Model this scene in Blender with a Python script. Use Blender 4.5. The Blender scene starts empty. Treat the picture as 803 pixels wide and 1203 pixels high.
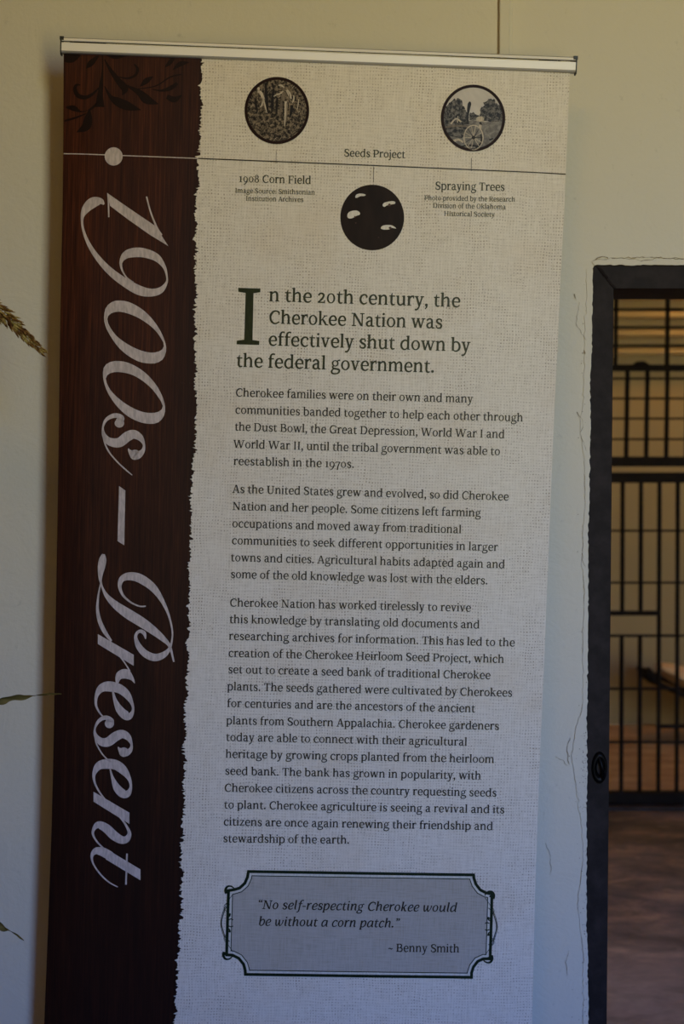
import bpy, bmesh, math, random
from mathutils import Vector, Matrix
random.seed(7)
sc = bpy.context.scene
D = bpy.data
COL = sc.collection

# ------------------------------------------------------------------ camera
EYE = Vector((0, 0, 1.65))
cam_d = D.cameras.new('camera')
cam = D.objects.new('camera', cam_d); COL.objects.link(cam)
cam.location = EYE
cam.rotation_euler = (math.radians(87), 0, 0)
cam_d.sensor_fit = 'VERTICAL'; cam_d.sensor_height = 36.0; cam_d.lens = 53.0
cam_d.dof.use_dof = True; cam_d.dof.focus_distance = 2.72; cam_d.dof.aperture_fstop = 4.5
cam_d.clip_start = 0.05
sc.camera = cam

# ------------------------------------------------------------------ world: sky above, sunlit ground below (seen only through the tall window behind the camera)
w = D.worlds.new('world'); sc.world = w; w.use_nodes = True
nt = w.node_tree; nt.nodes.clear()
wo = nt.nodes.new('ShaderNodeOutputWorld'); bg = nt.nodes.new('ShaderNodeBackground')
tc = nt.nodes.new('ShaderNodeTexCoord'); sx = nt.nodes.new('ShaderNodeSeparateXYZ')
mr = nt.nodes.new('ShaderNodeMapRange'); cr = nt.nodes.new('ShaderNodeValToRGB')
mr.inputs['From Min'].default_value = -0.5; mr.inputs['From Max'].default_value = 0.6
nt.links.new(tc.outputs['Generated'], sx.inputs[0]); nt.links.new(sx.outputs['Z'], mr.inputs['Value'])
nt.links.new(mr.outputs[0], cr.inputs[0]); nt.links.new(cr.outputs[0], bg.inputs['Color'])
nt.links.new(bg.outputs[0], wo.inputs[0])
e = cr.color_ramp.elements
def zpos(z): return (z + 0.5) / 1.1
SKY = [(-0.50, (0.447, 0.257, 0.036)), (-0.30, (0.729, 0.493, 0.114)), (-0.15, (0.986, 0.821, 0.314)), (-0.03, (1.036, 0.986, 0.500)), (0.08, (0.843, 0.921, 0.686)), (0.20, (0.557, 0.750, 0.993)), (0.35, (0.271, 0.586, 1.464)), (0.55, (0.057, 0.400, 1.893))]
e[0].position = zpos(SKY[0][0]); e[0].color = SKY[0][1] + (1,)
e[1].position = zpos(SKY[-1][0]); e[1].color = SKY[-1][1] + (1,)
for z, c in SKY[1:-1]:
    k = e.new(zpos(z)); k.color = c + (1,)
bg.inputs['Strength'].default_value = 14.6

# ------------------------------------------------------------------ window portal, lamps, exposure
WX, WZ0, WZ1, WW, WY = 0.92, 0.85, 3.35, 0.56, -0.46         # tall window in the wall behind the camera
def area(name, loc, rot, sx_, sy_, power, col, portal=False):
    l = D.lights.new(name, 'AREA'); l.shape = 'RECTANGLE'; l.size = sx_; l.size_y = sy_
    l.energy = power; l.color = col
    if portal: l.cycles.is_portal = True
    o = D.objects.new(name, l); COL.objects.link(o); o.location = loc; o.rotation_euler = rot
    return o
area('window_light_portal', (WX, WY - 0.02, (WZ0 + WZ1) / 2), (math.radians(90), 0, 0), WW, WZ1 - WZ0, 1, (1, 1, 1), True)
area('ceiling_lamp', (-0.3, 0.9, 3.55), (0, 0, 0), 0.6, 0.6, 7.4, (1.0, 0.54, 0.09))
area('corridor_lamp', (1.1, 4.6, 3.0), (0, 0, 0), 0.25, 0.25, 16.0, (1.0, 0.56, 0.18))
area('cell_lamp', (2.2, 7.9, 2.9), (0, 0, 0), 0.2, 0.2, 12.0, (1.0, 0.55, 0.18))
sc.view_settings.view_transform = 'Standard'; sc.view_settings.look = 'None'
sc.view_settings.exposure = 0.0; sc.view_settings.gamma = 1.0; sc.view_settings.use_curve_mapping = False
sc.cycles.max_bounces = 6

# ------------------------------------------------------------------ helpers
def at(x, y, Y):
    """survey helper: a sighted point brought to the vertical plane at depth Y"""
    p = math.radians(3.0); f = 1771.0
    fw = Vector((0, math.cos(p), -math.sin(p))); up = Vector((0, math.sin(p), math.cos(p)))
    d = fw + Vector((1, 0, 0)) * ((x - 401.5) / f) - up * ((y - 601.5) / f)
    return EYE + d * (Y / d.y)

class MB:
    def __init__(s): s.v = []; s.f = []; s.m = []; s.uv = {}
    def face(s, pts, m=0):
        i = len(s.v); s.v += [tuple(p) for p in pts]; s.f.append(list(range(i, i + len(pts)))); s.m.append(m)
    def grid(s, rows, m=0, flip=False):
        i = len(s.v); n = len(rows[0])
        for r in rows: s.v += [tuple(p) for p in r]
        for a in range(len(rows) - 1):
            for b in range(n - 1):
                q = [i + a * n + b, i + a * n + b + 1, i + (a + 1) * n + b + 1, i + (a + 1) * n + b]
                s.f.append(q[::-1] if flip else q); s.m.append(m)
    def box(s, x0, x1, y0, y1, z0, z1, m=0):
        c = [(x0, y0, z0), (x1, y0, z0), (x1, y1, z0), (x0, y1, z0), (x0, y0, z1), (x1, y0, z1), (x1, y1, z1), (x0, y1, z1)]
        i = len(s.v); s.v += c
        for q in ((3, 2, 1, 0), (4, 5, 6, 7), (0, 1, 5, 4), (1, 2, 6, 5), (2, 3, 7, 6), (3, 0, 4, 7)):
            s.f.append([i + k for k in q]); s.m.append(m)
    def tube(s, pts, radii, n=8, m=0, sq=(1, 1)):
        pts = [Vector(p) for p in pts]
        rows = []
        ref = Vector((0, 0, 1))
        for k, p in enumerate(pts):
            t = (pts[min(k + 1, len(pts) - 1)] - pts[max(k - 1, 0)]).normalized()
            a = t.cross(ref)
            if a.length < 0.05: a = t.cross(Vector((0, 1, 0)))
            a.normalize(); b = t.cross(a)
            r = radii[k] if isinstance(radii, (list, tuple)) else radii
            rows.append([p + (a * math.cos(2 * math.pi * j / n) * sq[0] + b * math.sin(2 * math.pi * j / n) * sq[1]) * r for j in range(n + 1)])
        s.grid(rows, m)
        s.face(rows[0][:-1], m); s.face(rows[-1][:-1][::-1], m)
    def build(s, name, mats, parent=None, smooth=False, origin=None, bevel=0, merge=False):
        me = D.meshes.new(name)
        o0 = Vector(origin) if origin is not None else Vector((0, 0, 0))
        me.from_pydata([tuple(Vector(v) - o0) for v in s.v], [], s.f)
        if not isinstance(mats, (list, tuple)): mats = [mats]
        for m in mats: me.materials.append(m)
        for p, m in zip(me.polygons, s.m): p.material_index = m; p.use_smooth = smooth
        if s.uv:
            l = me.uv_layers.new(name='UVMap')
            for lp in me.loops: l.data[lp.index].uv = s.uv.get(lp.vertex_index, (0, 0))
        if merge:
            b = bmesh.new(); b.from_mesh(me); bmesh.ops.remove_doubles(b, verts=b.verts, dist=1e-5)
            bmesh.ops.recalc_face_normals(b, faces=b.faces); b.to_mesh(me); b.free()
        me.update()
        o = D.objects.new(name, me); COL.objects.link(o)
        if origin is not None: o.location = o0
        if parent is not None:
            o.parent = parent; pl = Vector((0, 0, 0)); q = parent
            while q is not None: pl += q.location; q = q.parent
            o.location = o0 - pl
        if bevel:
            b = o.modifiers.new('Bevel', 'BEVEL'); b.width = bevel; b.segments = 2; b.limit_method = 'ANGLE'
        return o

def thing(name, loc, label, cat, group=None):
    o = D.objects.new(name, None); COL.objects.link(o); o.location = loc; o.empty_display_size = 0.1
    return tag(o, label, cat, group)
def tag(o, label, cat, group=None):
    o['label'] = label; o['category'] = cat
    if group: o['group'] = group
    return o
def structure(o): o['kind'] = 'structure'; return o

def mat(name, col, rough=0.7, spec=0.3, metal=0.0):
    m = D.materials.new(name); m.use_nodes = True
    b = m.node_tree.nodes['Principled BSDF']
    b.inputs['Base Color'].default_value = (*col, 1); b.inputs['Roughness'].default_value = rough
    b.inputs['Specular IOR Level'].default_value = spec; b.inputs['Metallic'].default_value = metal
    return m
class NG:
    """tiny node-graph helper"""
    def __init__(s, m): s.m = m; s.t = m.node_tree; s.b = s.t.nodes['Principled BSDF']
    def n(s, typ, **k):
        x = s.t.nodes.new(typ)
        for a, v in k.items(): setattr(x, a, v)
        return x
    def set(s, sock, v):
        if hasattr(v, 'is_linked'): s.t.links.new(v, sock)
        else: sock.default_value = v
    def math(s, op, a, b=0.0, c=0.0):
        x = s.n('ShaderNodeMath', operation=op); s.set(x.inputs[0], a); s.set(x.inputs[1], b); s.set(x.inputs[2], c); return x.outputs[0]
    def noise(s, vec, scale, detail=3, rough=0.5, dist=0.0):
        x = s.n('ShaderNodeTexNoise'); s.set(x.inputs['Vector'], vec)
        x.inputs['Scale'].default_value = scale; x.inputs['Detail'].default_value = detail
        x.inputs['Roughness'].default_value = rough; x.inputs['Distortion'].default_value = dist
        return x.outputs['Fac']
    def mapping(s, vec, scale):
        x = s.n('ShaderNodeMapping'); s.set(x.inputs['Vector'], vec); x.inputs['Scale'].default_value = scale; return x.outputs[0]
    def ramp(s, fac, *stops):
        x = s.n('ShaderNodeValToRGB'); s.set(x.inputs[0], fac); e = x.color_ramp.elements
        while len(e) < len(stops): e.new(0.5)
        for k, (p, c) in zip(e, stops): k.position = p; k.color = (*c, 1) if len(c) == 3 else c
        return x.outputs[0]
    def range(s, v, a, b, c=0.0, d=1.0):
        x = s.n('ShaderNodeMapRange'); s.set(x.inputs[0], v)
        for i, q in zip((1, 2, 3, 4), (a, b, c, d)): x.inputs[i].default_value = q
        return x.outputs[0]
    def mix(s, fac, a, b, mode='MIX'):
        x = s.n('ShaderNodeMix', data_type='RGBA', blend_type=mode)
        s.set(x.inputs[0], fac)
        for sock, v in ((x.inputs[6], a), (x.inputs[7], b)):
            if isinstance(v, tuple): sock.default_value = (*v, 1)
            else: s.t.links.new(v, sock)
        return x.outputs[2]
    def color(s, c): s.t.links.new(c, s.b.inputs['Base Color'])
    def bump(s, h, strength=0.3, dist=0.01):
        x = s.n('ShaderNodeBump'); s.set(x.inputs['Height'], h); x.inputs['Strength'].default_value = strength; x.inputs['Distance'].default_value = dist
        s.t.links.new(x.outputs[0], s.b.inputs['Normal'])
    def obj(s): return s.n('ShaderNodeTexCoord').outputs['Object']
    def uv(s): return s.n('ShaderNodeTexCoord').outputs['UV']

def catmull(pts, sub, closed=False):
    n = len(pts); out = []
    rng = range(n) if closed else range(n - 1)
    for i in rng:
        if closed: p = [pts[(i + k - 1) % n] for k in range(4)]
        else: p = [pts[max(i - 1, 0)], pts[i], pts[i + 1], pts[min(i + 2, n - 1)]]
        for j in range(sub):
            t = j / sub; t2 = t * t; t3 = t2 * t
            out.append(tuple(0.5 * (2 * b + (c - a) * t + (2 * a - 5 * b + 4 * c - d) * t2 + (3 * b - a - 3 * c + d) * t3) for a, b, c, d in zip(*p)))
    if not closed: out.append(tuple(pts[-1]))
    return out
def stroke2d(pts, sub=4):
    """(x, y, width) centre line -> list of quads"""
    c = catmull(pts, sub) if len(pts) > 2 else [tuple(p) for p in pts]
    L, R = [], []
    for k, (x, y, wd) in enumerate(c):
        a = c[max(k - 1, 0)]; b = c[min(k + 1, len(c) - 1)]
        dx, dy = b[0] - a[0], b[1] - a[1]; l = math.hypot(dx, dy) or 1
        nx, ny = -dy / l, dx / l; h = max(wd, 0.05) / 2
        L.append((x + nx * h, y + ny * h)); R.append((x - nx * h, y - ny * h))
    return [[L[k], L[k + 1], R[k + 1], R[k]] for k in range(len(c) - 1)]
def ring2d(outer, inner, n=56, sub=6):
    o = catmull(outer, sub, True); i = catmull(inner, sub, True)
    cx = sum(p[0] for p in i) / len(i); cy = sum(p[1] for p in i) / len(i)
    def polar(c):
        r = sorted((math.atan2(p[1] - cy, p[0] - cx), p) for p in c)
        out = []
        for k in range(n):
            a = -math.pi + 2 * math.pi * k / n
            for q in range(len(r)):
                if r[q][0] >= a: break
            else: q = 0
            a1, p1 = r[q]; a0, p0 = r[q - 1]
            if a1 < a: a1 += 2 * math.pi
            if a0 > a: a0 -= 2 * math.pi
            t = (a - a0) / ((a1 - a0) or 1)
            out.append((p0[0] + (p1[0] - p0[0]) * t, p0[1] + (p1[1] - p0[1]) * t))
        return out
    O, I = polar(o), polar(i)
    return [[O[k], O[(k + 1) % n], I[(k + 1) % n], I[k]] for k in range(n)]
def disc2d(cx, cy, rx, ry=None, n=24):
    ry = ry or rx
    return [[(cx + rx * math.cos(2 * math.pi * k / n), cy + ry * math.sin(2 * math.pi * k / n)) for k in range(n)]]
def annulus2d(cx, cy, rx, ry, ix, iy, n=28):
    c = [(math.cos(2 * math.pi * k / n), math.sin(2 * math.pi * k / n)) for k in range(n)]
    return [[(cx + rx * c[k][0], cy + ry * c[k][1]), (cx + rx * c[(k + 1) % n][0], cy + ry * c[(k + 1) % n][1]),
             (cx + ix * c[(k + 1) % n][0], cy + iy * c[(k + 1) % n][1]), (cx + ix * c[k][0], cy + iy * c[k][1])] for k in range(n)]

# ------------------------------------------------------------------ materials
def wall_paint(name, col):
    m = mat(name, col, 0.62, 0.25); g = NG(m); c = g.obj()
    big = g.noise(c, 1.3, 4, 0.55); spots = g.noise(c, 38, 4, 0.65)
    base = g.mix(big, tuple(k * 0.93 for k in col), tuple(min(1, k * 1.05) for k in col))
    pits = g.range(spots, 0.26, 0.36, 1, 0)
    g.color(g.mix(g.math('MULTIPLY', pits, 0.25), base, tuple(k * 0.45 for k in col)))
    trowel = g.noise(c, 9, 5, 0.6, 1.2); fine = g.noise(c, 120, 3, 0.6)
    g.bump(g.math('ADD', g.math('MULTIPLY', trowel, 1.0), g.math('MULTIPLY', fine, 0.22)), 0.35, 0.008)
    return m
M_WALL = wall_paint('wall_cream_paint', (0.70, 0.665, 0.56))
M_DIM = mat('dim_plaster', (0.42, 0.38, 0.30), 0.8)
M_CEIL = mat('ceiling_board', (0.40, 0.36, 0.28), 0.8)
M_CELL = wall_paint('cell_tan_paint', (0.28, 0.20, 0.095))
M_CRACK = mat('plaster_crack_shade', (0.30, 0.26, 0.19), 0.9, 0.1)  # darker plaster tone, stands in for shade inside the cracks
def concrete(name):
    m = mat(name, (0.2, 0.17, 0.15), 0.5, 0.35); g = NG(m); c = g.obj()
    st = g.n('ShaderNodeMapping'); st.inputs['Scale'].default_value = (1.0, 1.6, 1); st.inputs['Rotation'].default_value = (0, 0, -0.35); g.set(st.inputs['Vector'], c); st = st.outputs[0]
    a = g.noise(st, 3.4, 6, 0.66, 0.35); b = g.noise(c, 1.1, 3); d = g.noise(st, 9.0, 5, 0.6, 0.4)
    c1 = g.ramp(a, (0.34, (0.10, 0.093, 0.092)), (0.47, (0.20, 0.19, 0.19)), (0.58, (0.26, 0.245, 0.24)), (0.70, (0.46, 0.39, 0.31)))
    sp = g.n('ShaderNodeSeparateXYZ'); g.set(sp.inputs[0], c)
    dirt = g.range(g.math('ADD', sp.outputs[1], g.math('MULTIPLY', b, 1.6)), 4.8, 6.6, 0, 0.92)      # old brown stain spreading from the bars
    brown = g.ramp(a, (0.36, (0.024, 0.015, 0.007)), (0.5, (0.088, 0.050, 0.020)), (0.64, (0.27, 0.155, 0.065)))
    c2 = g.mix(dirt, c1, brown)
    c3 = g.mix(g.range(g.noise(st, 2.1, 4, 0.6), 0.58, 0.70, 0, 0.4), c2, (0.15, 0.10, 0.095))
    g.color(g.mix(g.range(d, 0.60, 0.70, 0, 0.5), c3, (0.30, 0.23, 0.16)))
    g.bump(d, 0.15, 0.004)
    return m
M_FLOOR = concrete('stained_concrete')
def black_steel(name, col=(0.030, 0.028, 0.030), rough=0.5):
    m = mat(name, col, rough, 0.13); g = NG(m); c = g.obj()
    n = g.noise(c, 26, 4, 0.6)
    g.color(g.mix(g.range(n, 0.4, 0.7), tuple(k * 0.8 for k in col), tuple(k * 1.5 for k in col)))
    g.bump(g.noise(c, 90, 3, 0.6), 0.25, 0.002)
    return m
M_FRAME = black_steel('painted_black_frame', (0.020, 0.0155, 0.0155), 0.6)
M_BAR = black_steel('dark_bar_steel', (0.005, 0.0035, 0.003), 0.8)
M_BAR.node_tree.nodes['Principled BSDF'].inputs['Specular IOR Level'].default_value = 0.12
M_LOCK = black_steel('lock_iron', (0.003, 0.0027, 0.0027), 0.42)
M_ALU = mat('brushed_aluminium', (0.90, 0.88, 0.84), 0.48, 0.4, 0.12)
M_ALU2 = mat('aluminium_lip', (0.42, 0.42, 0.42), 0.4, 0.5, 0.5)
M_RUBBER = mat('black_end_plastic', (0.02, 0.022, 0.022), 0.45, 0.4)
M_BACK = mat('grey_banner_back', (0.28, 0.28, 0.28), 0.7)

def burlap(name, tone=1.0, hole=1.0):
    m = mat(name, (0.6, 0.55, 0.45), 0.38, 0.13); g = NG(m); c = g.uv()
    wob = g.n('ShaderNodeTexNoise'); g.set(wob.inputs['Vector'], c); wob.inputs['Scale'].default_value = 22; wob.inputs['Detail'].default_value = 2
    s1 = g.n('ShaderNodeVectorMath', operation='MULTIPLY_ADD'); g.set(s1.inputs[0], wob.outputs['Color']); s1.inputs[1].default_value = (0.010, 0.010, 0); g.set(s1.inputs[2], c)
    cell = g.n('ShaderNodeVectorMath', operation='MULTIPLY'); g.set(cell.inputs[0], s1.outputs[0]); cell.inputs[1].default_value = (1 / 0.0052, 1 / 0.0055, 1)
    fr = g.n('ShaderNodeVectorMath', operation='FRACTION'); g.set(fr.inputs[0], cell.outputs[0])
    fl = g.n('ShaderNodeVectorMath', operation='FLOOR'); g.set(fl.inputs[0], cell.outputs[0])
    sp = g.n('ShaderNodeSeparateXYZ'); g.set(sp.inputs[0], fr.outputs[0])
    dx = g.math('ABSOLUTE', g.math('SUBTRACT', sp.outputs[0], 0.5)); dy = g.math('ABSOLUTE', g.math('SUBTRACT', sp.outputs[1], 0.5))
    dot = g.math('MULTIPLY', g.range(dx, 0.10, 0.30, 1, 0), g.range(dy, 0.10, 0.30, 1, 0))
    wn = g.n('ShaderNodeTexWhiteNoise'); wn.noise_dimensions = '2D'; g.set(wn.inputs['Vector'], fl.outputs[0])
    clus = g.range(g.noise(c, 13, 3, 0.6), 0.36, 0.66)
    col_ = g.range(g.noise(g.mapping(c, (55, 3, 1)), 1.0, 2), 0.35, 0.65)
    amt = g.math('MULTIPLY', dot, g.math('MULTIPLY', g.math('ADD', g.math('MULTIPLY', clus, 0.75), 0.22), g.math('ADD', g.math('MULTIPLY', wn.outputs[0], 0.75), g.math('MULTIPLY', col_, 0.35))))
    thr = g.noise(g.mapping(c, (30, 420, 1)), 1.0, 3, 0.6); thr2 = g.noise(g.mapping(c, (420, 24, 1)), 1.0, 3, 0.6)
    t = g.math('MULTIPLY', g.math('ADD', thr, thr2), 0.5)
    base = g.ramp(t, (0.32, (0.64 * tone, 0.585 * tone, 0.49 * tone)), (0.5, (0.79 * tone, 0.735 * tone, 0.64 * tone)), (0.68, (0.88 * tone, 0.825 * tone, 0.73 * tone)))
    patch = g.mix(g.range(g.noise(c, 5, 3, 0.6), 0.5, 0.72, 0, 0.22), base, (0.62 * tone, 0.46 * tone, 0.27 * tone))
    g.color(g.mix(g.math('MULTIPLY', amt, 1.0 * hole), patch, (0.235, 0.165, 0.10)))
    return m
M_BURLAP = burlap('printed_burlap')
def wood_print(name):
    m = mat(name, (0.06, 0.02, 0.012), 0.40, 0.16); g = NG(m); c = g.uv()
    grain = g.noise(g.mapping(c, (260, 5, 1)), 1.0, 4, 0.65, 0.3); fine = g.noise(g.mapping(c, (700, 16, 1)), 1.0, 3, 0.6)
    plank = g.noise(g.mapping(c, (14, 1.2, 1)), 1.0, 2)
    a = g.math('ADD', g.math('MULTIPLY', grain, 0.6), g.math('MULTIPLY', fine, 0.4))
    c1 = g.ramp(a, (0.34, (0.018, 0.0055, 0.0032)), (0.50, (0.052, 0.0140, 0.0065)), (0.68, (0.125, 0.034, 0.013)))
    c2 = g.mix(g.range(plank, 0.38, 0.66, 0, 0.5), c1, (0.018, 0.0065, 0.0045))
    sp = g.n('ShaderNodeSeparateXYZ'); g.set(sp.inputs[0], c)
    fade = g.range(g.math('ADD', sp.outputs[1], g.math('MULTIPLY', plank, 0.3)), 0.55, 1.55, 0, 0.72)   # the print runs to near black towards its foot
    edge = g.range(sp.outputs[0], 0.14, 0.25, 0, 0.45)
    g.color(g.mix(g.math('MAXIMUM', fade, edge), c2, (0.0075, 0.0040, 0.0036)))
    return m
M_WOOD = wood_print('printed_dark_wood')
def ink(name, col, var=0.25, scale=300.0):
    m = mat(name, col, 0.38, 0.13); g = NG(m); c = g.obj()
    n = g.noise(g.mapping(c, (1.0, 1.0, 0.25)), scale, 2)
    g.color(g.mix(g.range(n, 0.35, 0.65), tuple(k * (1 - var) for k in col), tuple(min(1, k * (1 + var)) for k in col)))
    return m
M_TITLE = ink('title_pale_print', (0.54, 0.47, 0.455), 0.16, 260)
M_GREEN = ink('dark_green_print', (0.022, 0.027, 0.006), 0.2)
M_HEAD = ink('olive_grey_print', (0.042, 0.046, 0.022), 0.15)
M_TEXT = ink('charcoal_print', (0.040, 0.034, 0.024), 0.15)
M_MUTE = ink('flourish_print', (0.0130, 0.0060, 0.0046), 0.1)
M_LINED = ink('timeline_print', (0.045, 0.038, 0.030), 0.1)
M_DEEPGREEN = ink('frame_green_print', (0.010, 0.020, 0.009), 0.1)
M_FILL = burlap('printed_quote_panel', 0.60, 0.18)
M_GAP = ink('pale_frame_print', (0.66, 0.64, 0.56), 0.08)
M_RIM = ink('maroon_rim_print', (0.022, 0.010, 0.008), 0.1)
M_RIM.node_tree.nodes['Principled BSDF'].inputs['Specular IOR Level'].default_value = 0.05
def tone_mat(name, lo, hi, scale):
    m = mat(name, hi, 0.38, 0.13); g = NG(m); c = g.uv()
    n = g.noise(c, scale, 4, 0.7, 0.6)
    g.color(g.ramp(n, (0.44, lo), (0.62, hi)))
    return m
M_FOLIAGE = tone_mat('photo_foliage_tone', (0.010, 0.007, 0.0045), (0.29, 0.225, 0.155), 190)
M_PTREE = tone_mat('photo_tree_tone', (0.007, 0.006, 0.0055), (0.20, 0.18, 0.16), 190)
M_PSKY = tone_mat('photo_sky_tone', (0.54, 0.50, 0.47), (0.64, 0.60, 0.56), 10)
M_PGRASS = tone_mat('photo_grass_tone', (0.14, 0.128, 0.12), (0.28, 0.26, 0.24), 90)
M_PLIGHT = ink('photo_light_tone', (0.52, 0.45, 0.36), 0.2, 400)
M_PMID = ink('photo_mid_tone', (0.17, 0.135, 0.10), 0.3, 500)
M_PDARK = ink('photo_dark_tone', (0.014, 0.010, 0.008), 0.2, 400)
M_SEED = ink('seed_white_print', (0.72, 0.69, 0.62), 0.08, 300)
M_SEEDEYE = ink('seed_eye_print', (0.09, 0.04, 0.025), 0.2, 400)
M_SEEDBG = ink('seed_black_print', (0.020, 0.0115, 0.008), 0.2, 60)
M_SEEDBG.node_tree.nodes['Principled BSDF'].inputs['Specular IOR Level'].default_value = 0.05

# ------------------------------------------------------------------ THE ROOM
WALL_Y = 2.84; T = 0.225; H = 3.75
XL, XR, YB = -3.2, 3.6, -0.46
FX0 = 0.5005; FX1 = 1.62                   # opening of the door frame (outer edges of the frame are near 0.49)
FZ1 = at(760, 311, WALL_Y).z
# the plaster edge around the frame, surveyed from the floor up
edge_pts = [(695.6, 316), (695.3, 340), (695, 375), (694, 420), (692.2, 450), (693, 480), (692.7, 510), (692, 560), (691, 600), (690, 630), (690.3, 700), (689.5, 760),
            (689.5, 800), (688.5, 850), (688.8, 880), (689.3, 905), (688, 940), (688.6, 980), (688, 1050), (688.2, 1083), (689.5, 1120), (690.6, 1203), (690.2, 1300), (690.8, 1450)]
def jag(pts, step, amp):
    out = []
    for (x0, y0), (x1, y1) in zip(pts, pts[1:]):
        n = max(1, int(math.hypot(x1 - x0, y1 - y0) / step))
        for k in range(n):
            t = k / n; q = random.gauss(0, amp)
            out.append((x0 + (x1 - x0) * t + (q if abs(y1 - y0) > abs(x1 - x0) else 0), y0 + (y1 - y0) * t + (q if abs(y1 - y0) <= abs(x1 - x0) else 0)))
    out.append(pts[-1]); return out
ledge = jag(edge_pts, 3.2, 0.42)
L3 = [at(x, y, WALL_Y) for x, y in ledge]
FLOOR_PT = Vector((L3[-1].x, WALL_Y, 0))
L3 = [p for p in L3 if p.z > 0.01] + [FLOOR_PT]
tedge = jag([(697.5, 311.6), (720, 311.2), (745, 311.8), (775, 311.2), (803, 311.8), (900, 311.5), (1120, 311.5)], 3.2, 0.35)
T3 = [at(x, y, WALL_Y) for x, y in tedge]
XD = T3[-1].x
b = MB()
# left of the door: a strip from the left end of the wall to the ragged plaster edge
rows = []
for p in [Vector((L3[0].x, WALL_Y, H)), ] + L3:
    rows.append([Vector((XL, WALL_Y, p.z)), Vector((0.35, WALL_Y, p.z)), Vector((p.x, WALL_Y, p.z))])
b.grid(rows)
rows = [[Vector((L3[0].x, WALL_Y, H)), Vector((L3[0].x, WALL_Y, L3[0].z))]] + [[Vector((p.x, WALL_Y, H)), p] for p in T3]
b.grid(rows, flip=True)
b.face([Vector((XD, WALL_Y, H)), Vector((XD, WALL_Y, 0)), Vector((XR, WALL_Y, 0)), Vector((XR, WALL_Y, H))])
# thickness of the wall: ragged reveal behind the plaster edge and the far side
rows = [[p, p + Vector((0, 0.012, 0))] for p in reversed(L3)] + [[p, p + Vector((0, 0.012, 0))] for p in T3]
b.grid(rows)
b.box(XL, 0.47, WALL_Y + 0.012, WALL_Y + T, 0, H)
b.box(0.47, XD + 0.01, WALL_Y + 0.012, WALL_Y + T, FZ1 + 0.02, H)
b.box(XD + 0.01, XR, WALL_Y + 0.012, WALL_Y + T, 0, H)
wall = structure(b.build('wall_back', M_WALL))
# raised plaster lip around the frame
def lip(inner, outer, name, th=0.0026):
    m = MB(); n = len(inner)
    I = [Vector(p) for p in inner]; O = [Vector(p) for p in outer]
    off = Vector((0, -th, 0))
    m.grid([[I[k] + off, O[k] + off] for k in range(n)])
    m.grid([[O[k] + off, O[k]] for k in range(n)]); m.grid([[I[k] + off, I[k] + Vector((0, 0.004, 0))] for k in range(n)])
    return m.build(name, M_WALL, wall, merge=True)
def lipwidth(y):
    pts = [(300, 8), (345, 7), (400, 9), (430, 7), (470, 8), (500, 13), (540, 6), (590, 5), (640, 6), (660, 8), (690, 4), (760, 6), (830, 5), (860, 14), (890, 18), (930, 12), (970, 6), (1010, 4), (1060, 10), (1120, 5), (1203, 6), (1500, 6)]
    for (a, u), (c, v) in zip(pts, pts[1:]):
        if a <= y <= c: return u + (v - u) * (y - a) / (c - a)
    return 6
random.seed(21)
inn = [(x + 0.15, y) for x, y in ledge]; out = [(x - lipwidth(y) + random.gauss(0, 0.5), y + random.gauss(0, 0.3)) for x, y in ledge]
lip([at(x, y, WALL_Y) for x, y in inn], [at(x, y, WALL_Y) for x, y in out], 'plaster_lip')
inn2 = tedge; out2 = [(x - (3 if k < 4 else 0), y - 7 + 1.6 * math.sin(x * 0.11) + random.gauss(0, 0.7)) for k, (x, y) in enumerate(tedge)]
lip([at(x, y, WALL_Y) for x, y in reversed(inn2)], [at(x, y, WALL_Y) for x, y in reversed(out2)], 'plaster_lip')
# hairline cracks and chipped pits in the plaster, their shade painted as flat dark strokes
ck = MB()
def crack(pts, wd=0.7, off=0.0029):
    c = []
    for (x0, y0), (x1, y1) in zip(pts, pts[1:]):
        n = max(2, int(math.hypot(x1 - x0, y1 - y0) / 2.5))
        for k in range(n):
            t = k / n; c.append((x0 + (x1 - x0) * t + random.gauss(0, 0.4), y0 + (y1 - y0) * t + random.gauss(0, 0.4), wd * random.uniform(0.25, 1.2)))
    c.append((*pts[-1], 0.2))
    for q in stroke2d(c, 1): ck.face([at(x, y, WALL_Y) + Vector((0, -off, 0)) for x, y in q])
for k in range(0, len(out) - 9, 9):
    if random.random() < 0.45: crack(out[k:k + 10:3], random.uniform(0.2, 0.5))
for k in range(0, len(out2) - 12, 8): crack(out2[k:k + 9:2], random.uniform(0.6, 1.0))
crack([(699, 305), (704, 302), (711, 301.5), (714, 305)], 1.2); crack([(718, 304), (735, 303), (760, 302.5), (785, 303.5), (803, 305)], 0.9)
crack([(677, 484), (683, 494), (684, 503), (681, 508)], 0.8); crack([(681, 512), (685, 520), (688, 530)], 0.8)
crack([(683, 650), (684, 660), (687, 666)], 0.7); crack([(669, 866), (665, 880), (668, 898)], 0.7); crack([(652, 888), (660, 893), (666, 899)], 0.6)
crack([(685, 412), (687, 415), (684.5, 414)], 1.2); crack([(640, 990), (645, 1000), (647, 1020), (646, 1028)], 0.5); crack([(668, 1115), (664, 1130), (666, 1145)], 0.5)
crack([(674, 345), (676, 352)], 0.8); crack([(680, 356), (676, 380), (688, 400)], 0.4); crack([(631, 260), (640, 290), (650, 320)], 0.4, 0.0008)
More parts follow.
